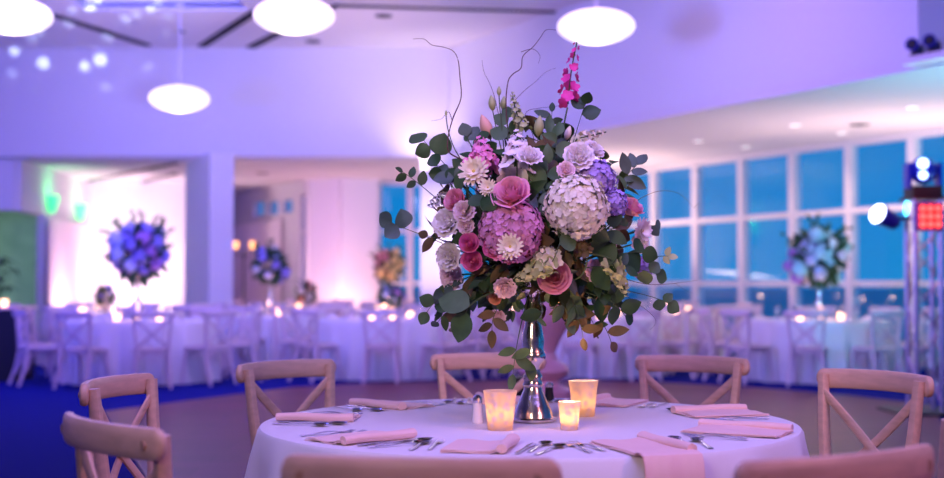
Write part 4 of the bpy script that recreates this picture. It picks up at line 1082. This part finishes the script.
for ti, (x, y, a0, ds, nc) in enumerate(tables):
    if cl is None:
        cl = cloth(.915, .76, 18, 8, .10).build('tablecloth', 'cloth', loc=(x, y, .001)); o = cl; tag(o, '', 'tablecloth')
    else:
        o = cl.copy(); COL.objects.link(o); o.location = (x, y, .001); o.rotation_euler = (0, 0, ti * 1.3)
    o['label'] = 'pale floor-length tablecloth on ' + ds; o['group'] = 'tablecloths on the far tables'; o['category'] = 'tablecloth'
    cs = []
    for c_ in range(nc):
        a = math.radians(a0 + 360 / nc * c_ + random.uniform(-5, 5)); r_ = 1.25 + random.uniform(-.03, .05)
        cx, cy = x + r_ * math.cos(a), y + r_ * math.sin(a)
        cs.append((cx, cy, a + PI / 2 + random.uniform(-.08, .08)))
    nearc = sorted([c_ for c_ in cs if c_[1] < y], key=lambda q: q[0]); farc = sorted([c_ for c_ in cs if c_[1] >= y], key=lambda q: q[0])
    for lst, sd in ((nearc, 'near'), (farc, 'far')):
        for i, (cx, cy, rz) in enumerate(lst):
            far_chair(cx, cy, rz, '%s crossback chair from the left, %s side of %s' % (ORD[i], sd, ds), 'limewashed chairs at the far tables')
    for i in range(3):
        a = 4.1 + i * .75 + .2 * math.sin(ti); vx, vy = x + .38 * math.cos(a), y + .38 * math.sin(a)
        lb = '%s glowing votive from the left on %s' % (ORD[i], ds)
        if vot is None: vot = far_votive(); vot.location = (vx, vy, .7625); vot['label'] = lb; vot['group'] = 'votives on the far tables'
        else: dup(vot, (vx, vy, .7625), 0, lb, 'votives on the far tables')
    point('far_candle_light', (x, y - .45, .95), (1, .5, .25), 3.0, .05)
    if ti < 5:
        for i in range(6):
            a = math.radians(a0) + i * 2 * PI / nc - 2 * 2 * PI / nc; lb = '%s folded white napkin counterclockwise on %s' % (ORD[i], ds)
            l_ = (x + .72 * math.cos(a), y + .72 * math.sin(a), .7625)
            if npk is None: npk = far_napkin().build('napkin', 'farnapkin'); o = npk
            else: o = npk.copy(); COL.objects.link(o)
            o.location = l_; o.rotation_euler = (0, 0, a + PI / 2); tag(o, lb, 'napkin', 'white napkins on the far tables')
    # water glasses
def glass_mesh():
    m_ = MB(); m_.lathe([(.030, 0), (.030, .004), (.004, .008), (.004, .07), (.030, .10), (.036, .14), (.032, .19), (.031, .19), (.034, .14), (.028, .103)], 16); return m_
M['clear'] = mat('clear_glass', (0.95, 0.95, 1.0), 0.03, trans=0.95)
gm = None
for ti in (0, 1, 2, 3, 4, 8):
    x, y, a0, ds, nc = tables[ti]
    for i in range(5):
        a = math.radians(a0 - 60 + i * 32); l_ = (x + .55 * math.cos(a), y + .55 * math.sin(a), .7625)
        if gm is None: gm = glass_mesh().build('water_glass', 'clear'); o = gm
        else: o = gm.copy(); COL.objects.link(o)
        o.location = l_; tag(o, '%s stemmed glass from the left on %s' % (ORD[i], ds), 'glass', 'stemmed glasses on the far tables')

# ------------------------------------------------------------------ background bouquets
M['f_violet'] = mat('violet_blossom', (0.30, 0.26, 0.72), 0.6); M['f_blue'] = mat('pale_blue_blossom', (0.55, 0.62, 0.85), 0.6)
M['f_turq'] = mat('turquoise_lit_blossom', (0.45, 0.78, 0.82), 0.6); M['f_yel'] = mat('yellow_blossom', (0.88, 0.62, 0.26), 0.6)  # turquoise tint puts the cyan stage light into the petal colour
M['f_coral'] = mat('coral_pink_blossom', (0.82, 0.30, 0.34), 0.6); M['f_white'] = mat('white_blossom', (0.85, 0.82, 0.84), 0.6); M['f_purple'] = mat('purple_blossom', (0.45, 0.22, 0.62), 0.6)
HB = {}
def blossom(mt, loc, r, d_, lb, grp):
    if mt not in HB:
        o = hydrangea_mesh(.1, 46, 7, .30, .9, True).build('blossom', mt); HB[mt] = o
    else: o = HB[mt].copy(); COL.objects.link(o)
    o.location = loc; o.scale = (r / .1,) * 3; o.rotation_euler = Vector(d_).to_track_quat('Z', 'Y').to_euler()
    tag(o, lb, 'flower', grp); return o
FLC = None
def far_bouquet(x, y, z0, zc, R, pal, ds, n_=18, stand=True, spikes=6, dark='euc2'):
    # stand / vase
    t = thing('flower_stand' if stand else 'flower_vase', ('tall silver stand under ' if stand else 'low glass vase under ') + ds, 'flower stand' if stand else 'vase', (x, y, z0))
    h = zc - R * .75 - z0
    if stand:
        m_ = MB(); m_.lathe([(.085, 0), (.09, .01), (.06, .04), (.03, .10), (.05, h * .35), (.022, h * .5), (.020, h * .85), (.03, h * .92)], 20); m_.build('stem', 'silver', t)
        m_ = MB(); m_.lathe([(.03, h * .92), (.05, h * .95), (.08, h + .06), (.075, h + .06), (.03, h * .97)], 20); m_.build('bowl', 'silver', t)
    else:
        m_ = MB(); m_.lathe([(.05, 0), (.075, .03), (.08, max(.06, h + .04)), (.075, max(.06, h + .04)), (.05, .02)], 20); m_.build('body', 'silver', t)
    m_ = MB(); rnd = random.Random(int(abs(x) * 100))
    for i in range(90):
        z = 1 - 2 * (i + .5) / 90; th = i * 2.4; r_ = math.sqrt(1 - z * z); d_ = Vector((r_ * math.cos(th), r_ * math.sin(th), z * 1.1))
        leaf(m_, d_ * R * .55, d_ + Vector((rnd.uniform(-.5, .5), rnd.uniform(-.5, .5), rnd.uniform(-.5, .3))), Vector((0, -1, rnd.uniform(-.5, 1))), R * rnd.uniform(.4, .75), R * .13, .2, .2, .8)
    for i in range(spikes):
        th = rnd.uniform(-2.4, 2.4); d_ = Vector((math.sin(th) * .8, rnd.uniform(-.2, .2), abs(math.cos(th)) + .5)).normalized()
        pts = [d_ * R * q for q in (.3, .8, 1.15, 1.45)]; m_.sweep(pts, [.006, .005, .004, .002], 5)
        for q in range(5): leaf(m_, d_ * R * (.8 + q * .15), d_ + Vector((rnd.uniform(-1, 1), 0, rnd.uniform(-1, 1))), (0, -1, 0), R * .22, R * .06)
    m_.sweep([(0, 0, -R * .8), (0, 0, 0)], .02, 6)
    m_.sweep([(0, 0, 0)] + [(0, 0, .01)], .02, 6)
    o = m_.build('foliage', dark, None, loc=(x, y, zc)); tag(o, 'loose greenery of ' + ds, 'foliage')
    gl = {}
    for i in range(n_):
        z = 1 - 1.75 * (i + .5) / n_; th = i * 2.4 + 1; r_ = math.sqrt(max(0, 1 - z * z)); d_ = Vector((r_ * math.cos(th), r_ * math.sin(th), z))
        mt = pal[i % len(pal)]; nmz = {'f_violet': 'violet', 'f_blue': 'pale blue', 'f_turq': 'turquoise-lit', 'f_yel': 'yellow', 'f_coral': 'coral pink', 'f_white': 'white', 'f_purple': 'purple'}[mt]
        blossom(mt, Vector((x, y, zc)) + Vector((d_.x, d_.y, d_.z * 1.22)) * R * rnd.uniform(.58, .92), R * rnd.uniform(.20, .33), d_, 'out-of-focus %s blossom in %s' % (nmz, ds), 'blossoms of ' + ds)
T0 = .761
far_bouquet(-4.24, 16.1, T0, 1.60, .36, ['f_violet', 'f_blue', 'f_violet', 'f_purple'], 'the tall violet-blue bouquet by the left pillar', 30, True, 12)
far_bouquet(-3.02, 19.0, T0, 1.48, .27, ['f_white', 'f_violet', 'f_blue'], 'the tall white and violet bouquet right of the pillar', 14)
far_bouquet(-1.57, 23.9, T0, 1.55, .30, ['f_yel', 'f_coral', 'f_yel', 'f_white', 'f_coral'], 'the pink and yellow bouquet before the annex window', 22)
far_bouquet(-1.08, 16.9, T0, 1.04, .17, ['f_violet', 'f_blue', 'f_purple'], 'the low violet flowers left of the big bouquet', 10, False, 2)
far_bouquet(-2.98, 22.8, T0, 1.05, .20, ['f_coral', 'f_white', 'f_coral'], 'the low pink flowers in the annex', 10, False, 2)
far_bouquet(4.48, 16.35, T0, 1.56, .37, ['f_turq', 'f_blue', 'f_turq', 'f_white'], 'the turquoise-lit bouquet by the windows', 28, True, 5)
far_bouquet(-5.7, 19.7, T0, 1.02, .16, ['f_violet', 'f_white'], 'the low flowers behind the violet-blue bouquet', 8, False, 2)
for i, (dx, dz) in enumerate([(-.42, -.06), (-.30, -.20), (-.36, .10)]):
    blossom('f_purple', (4.48 + dx, 16.25, 1.56 + dz - .05), (.07, .09, .06)[i], (-.5, -1, 0), 'purple-lit blossom at the left flank of the turquoise-lit bouquet', 'purple blossoms of the turquoise bouquet')

# annex candelabrum, buffet table, pedestal, black boxes
t = thing('floor_candelabrum', 'dark candelabrum with amber candle glasses right of the left pillar', 'candelabrum', (-4.50, 25.0, 0))
m_ = MB(); m_.lathe([(.20, 0), (.2, .02), (.03, .06), (.018, .3), (.018, 1.9)], 16); m_.build('pole', 'black', t)
m_ = MB(); m_.sweep([(-.17, 0, 1.86), (-.12, 0, 1.78), (0, 0, 1.75), (.12, 0, 1.78), (.17, 0, 1.86)], .012, 8); m_.build('arm', 'black', t)
for dx in (-.17, .17):
    m_ = MB(); m_.lathe([(.04, 1.90), (.06, 1.95), (.06, 2.03), (.05, 2.05)], 16, (dx, 0, 0)); m_.build('amber_glass', 'amber', t)
o = hydrangea_mesh(.16, 40, 9, .3).build('flower_cluster', 'euc3', loc=(-4.95, 24.9, 2.28)); o.parent = None
tag(o, 'dark blossom cluster above the amber candelabrum', 'flower')
t = thing('shelf_stand', 'narrow black stand holding the dark blossom cluster', 'stand', (-4.95, 24.9, 0))
m_ = MB(); m_.lathe([(.16, 0), (.16, .02), (.02, .05), (.02, 2.12), (.08, 2.18)], 16); m_.build('pole', 'black', t)
t = thing('floor_pedestal', 'pink turned pedestal, out of focus behind the silver stand', 'pedestal', (.51, 9.0, .012))
m_ = MB(); m_.lathe([(.26, 0), (.26, .04), (.20, .08), (.17, .30), (.20, .40), (.205, .46), (.11, .50), (.10, .53), (.17, .57), (.185, .60), (.17, .63), (.10, .67), (.08, .73), (.12, .82), (.19, .94), (.215, 1.0), (.19, 1.10), (.12, 1.14)], 40); m_.build('column', 'pinkped', t)
m_ = MB(); m_.lathe([(.13, 1.14), (.15, 1.15), (.15, 1.17)], 32); m_.build('top_plate', 'silver', t)
t = thing('floor_speaker', 'black speaker box on the dance floor behind the table', 'speaker', (.325, 7.6, .012))
m_ = MB(); m_.box((0, 0, .33), (.17, .22, .66)); m_.build('cabinet', 'black', t, False)
m_ = MB(); m_.box((0, -.114, .33), (.14, .008, .60)); m_.build('grille', 'slot', t, False)
# black-skirted bar at the far left
t = thing('bar_table', 'black-skirted bar table at the left edge of the photo', 'table', (-6.35, 16.2, 0))
m_ = MB(); m_.box((0, 0, .45), (1.3, .7, .90)); m_.build('skirt', 'black', t, False)
m_ = MB(); m_.box((0, 0, .915), (1.36, .76, .03)); m_.build('top', 'napkin', t, False)
dup(vot, (-5.9, 16.0, .931), 0, 'glowing votive on the black-skirted bar', 'votives on the far tables')
t = thing('potted_palm', 'dark leafy potted plant at the left edge behind the bar', 'plant', (-7.35, 19.2, 0))
m_ = MB(); m_.lathe([(.15, 0), (.20, .40), (.18, .40), (.14, .36)], 20); m_.build('pot', 'black', t)
m_ = MB()
for i in range(16):
    a = i * 2.4; hgt = random.uniform(1.2, 1.75); r_ = random.uniform(.2, .42)
    pts = bez(Vector((0, 0, .3)), Vector((r_ * .2 * math.cos(a), r_ * .2 * math.sin(a), hgt)), Vector((r_ * math.cos(a), r_ * math.sin(a), hgt - .1)), 8); m_.sweep(pts, .008, 5)
    for j in range(3, 9):
        for s_ in (-1, 1): leaf(m_, pts[j], Vector((math.cos(a + s_ * 1.2), math.sin(a + s_ * 1.2), -.3)), (0, 0, 1), .24, .022)
m_.build('fronds', 'euc2', t)
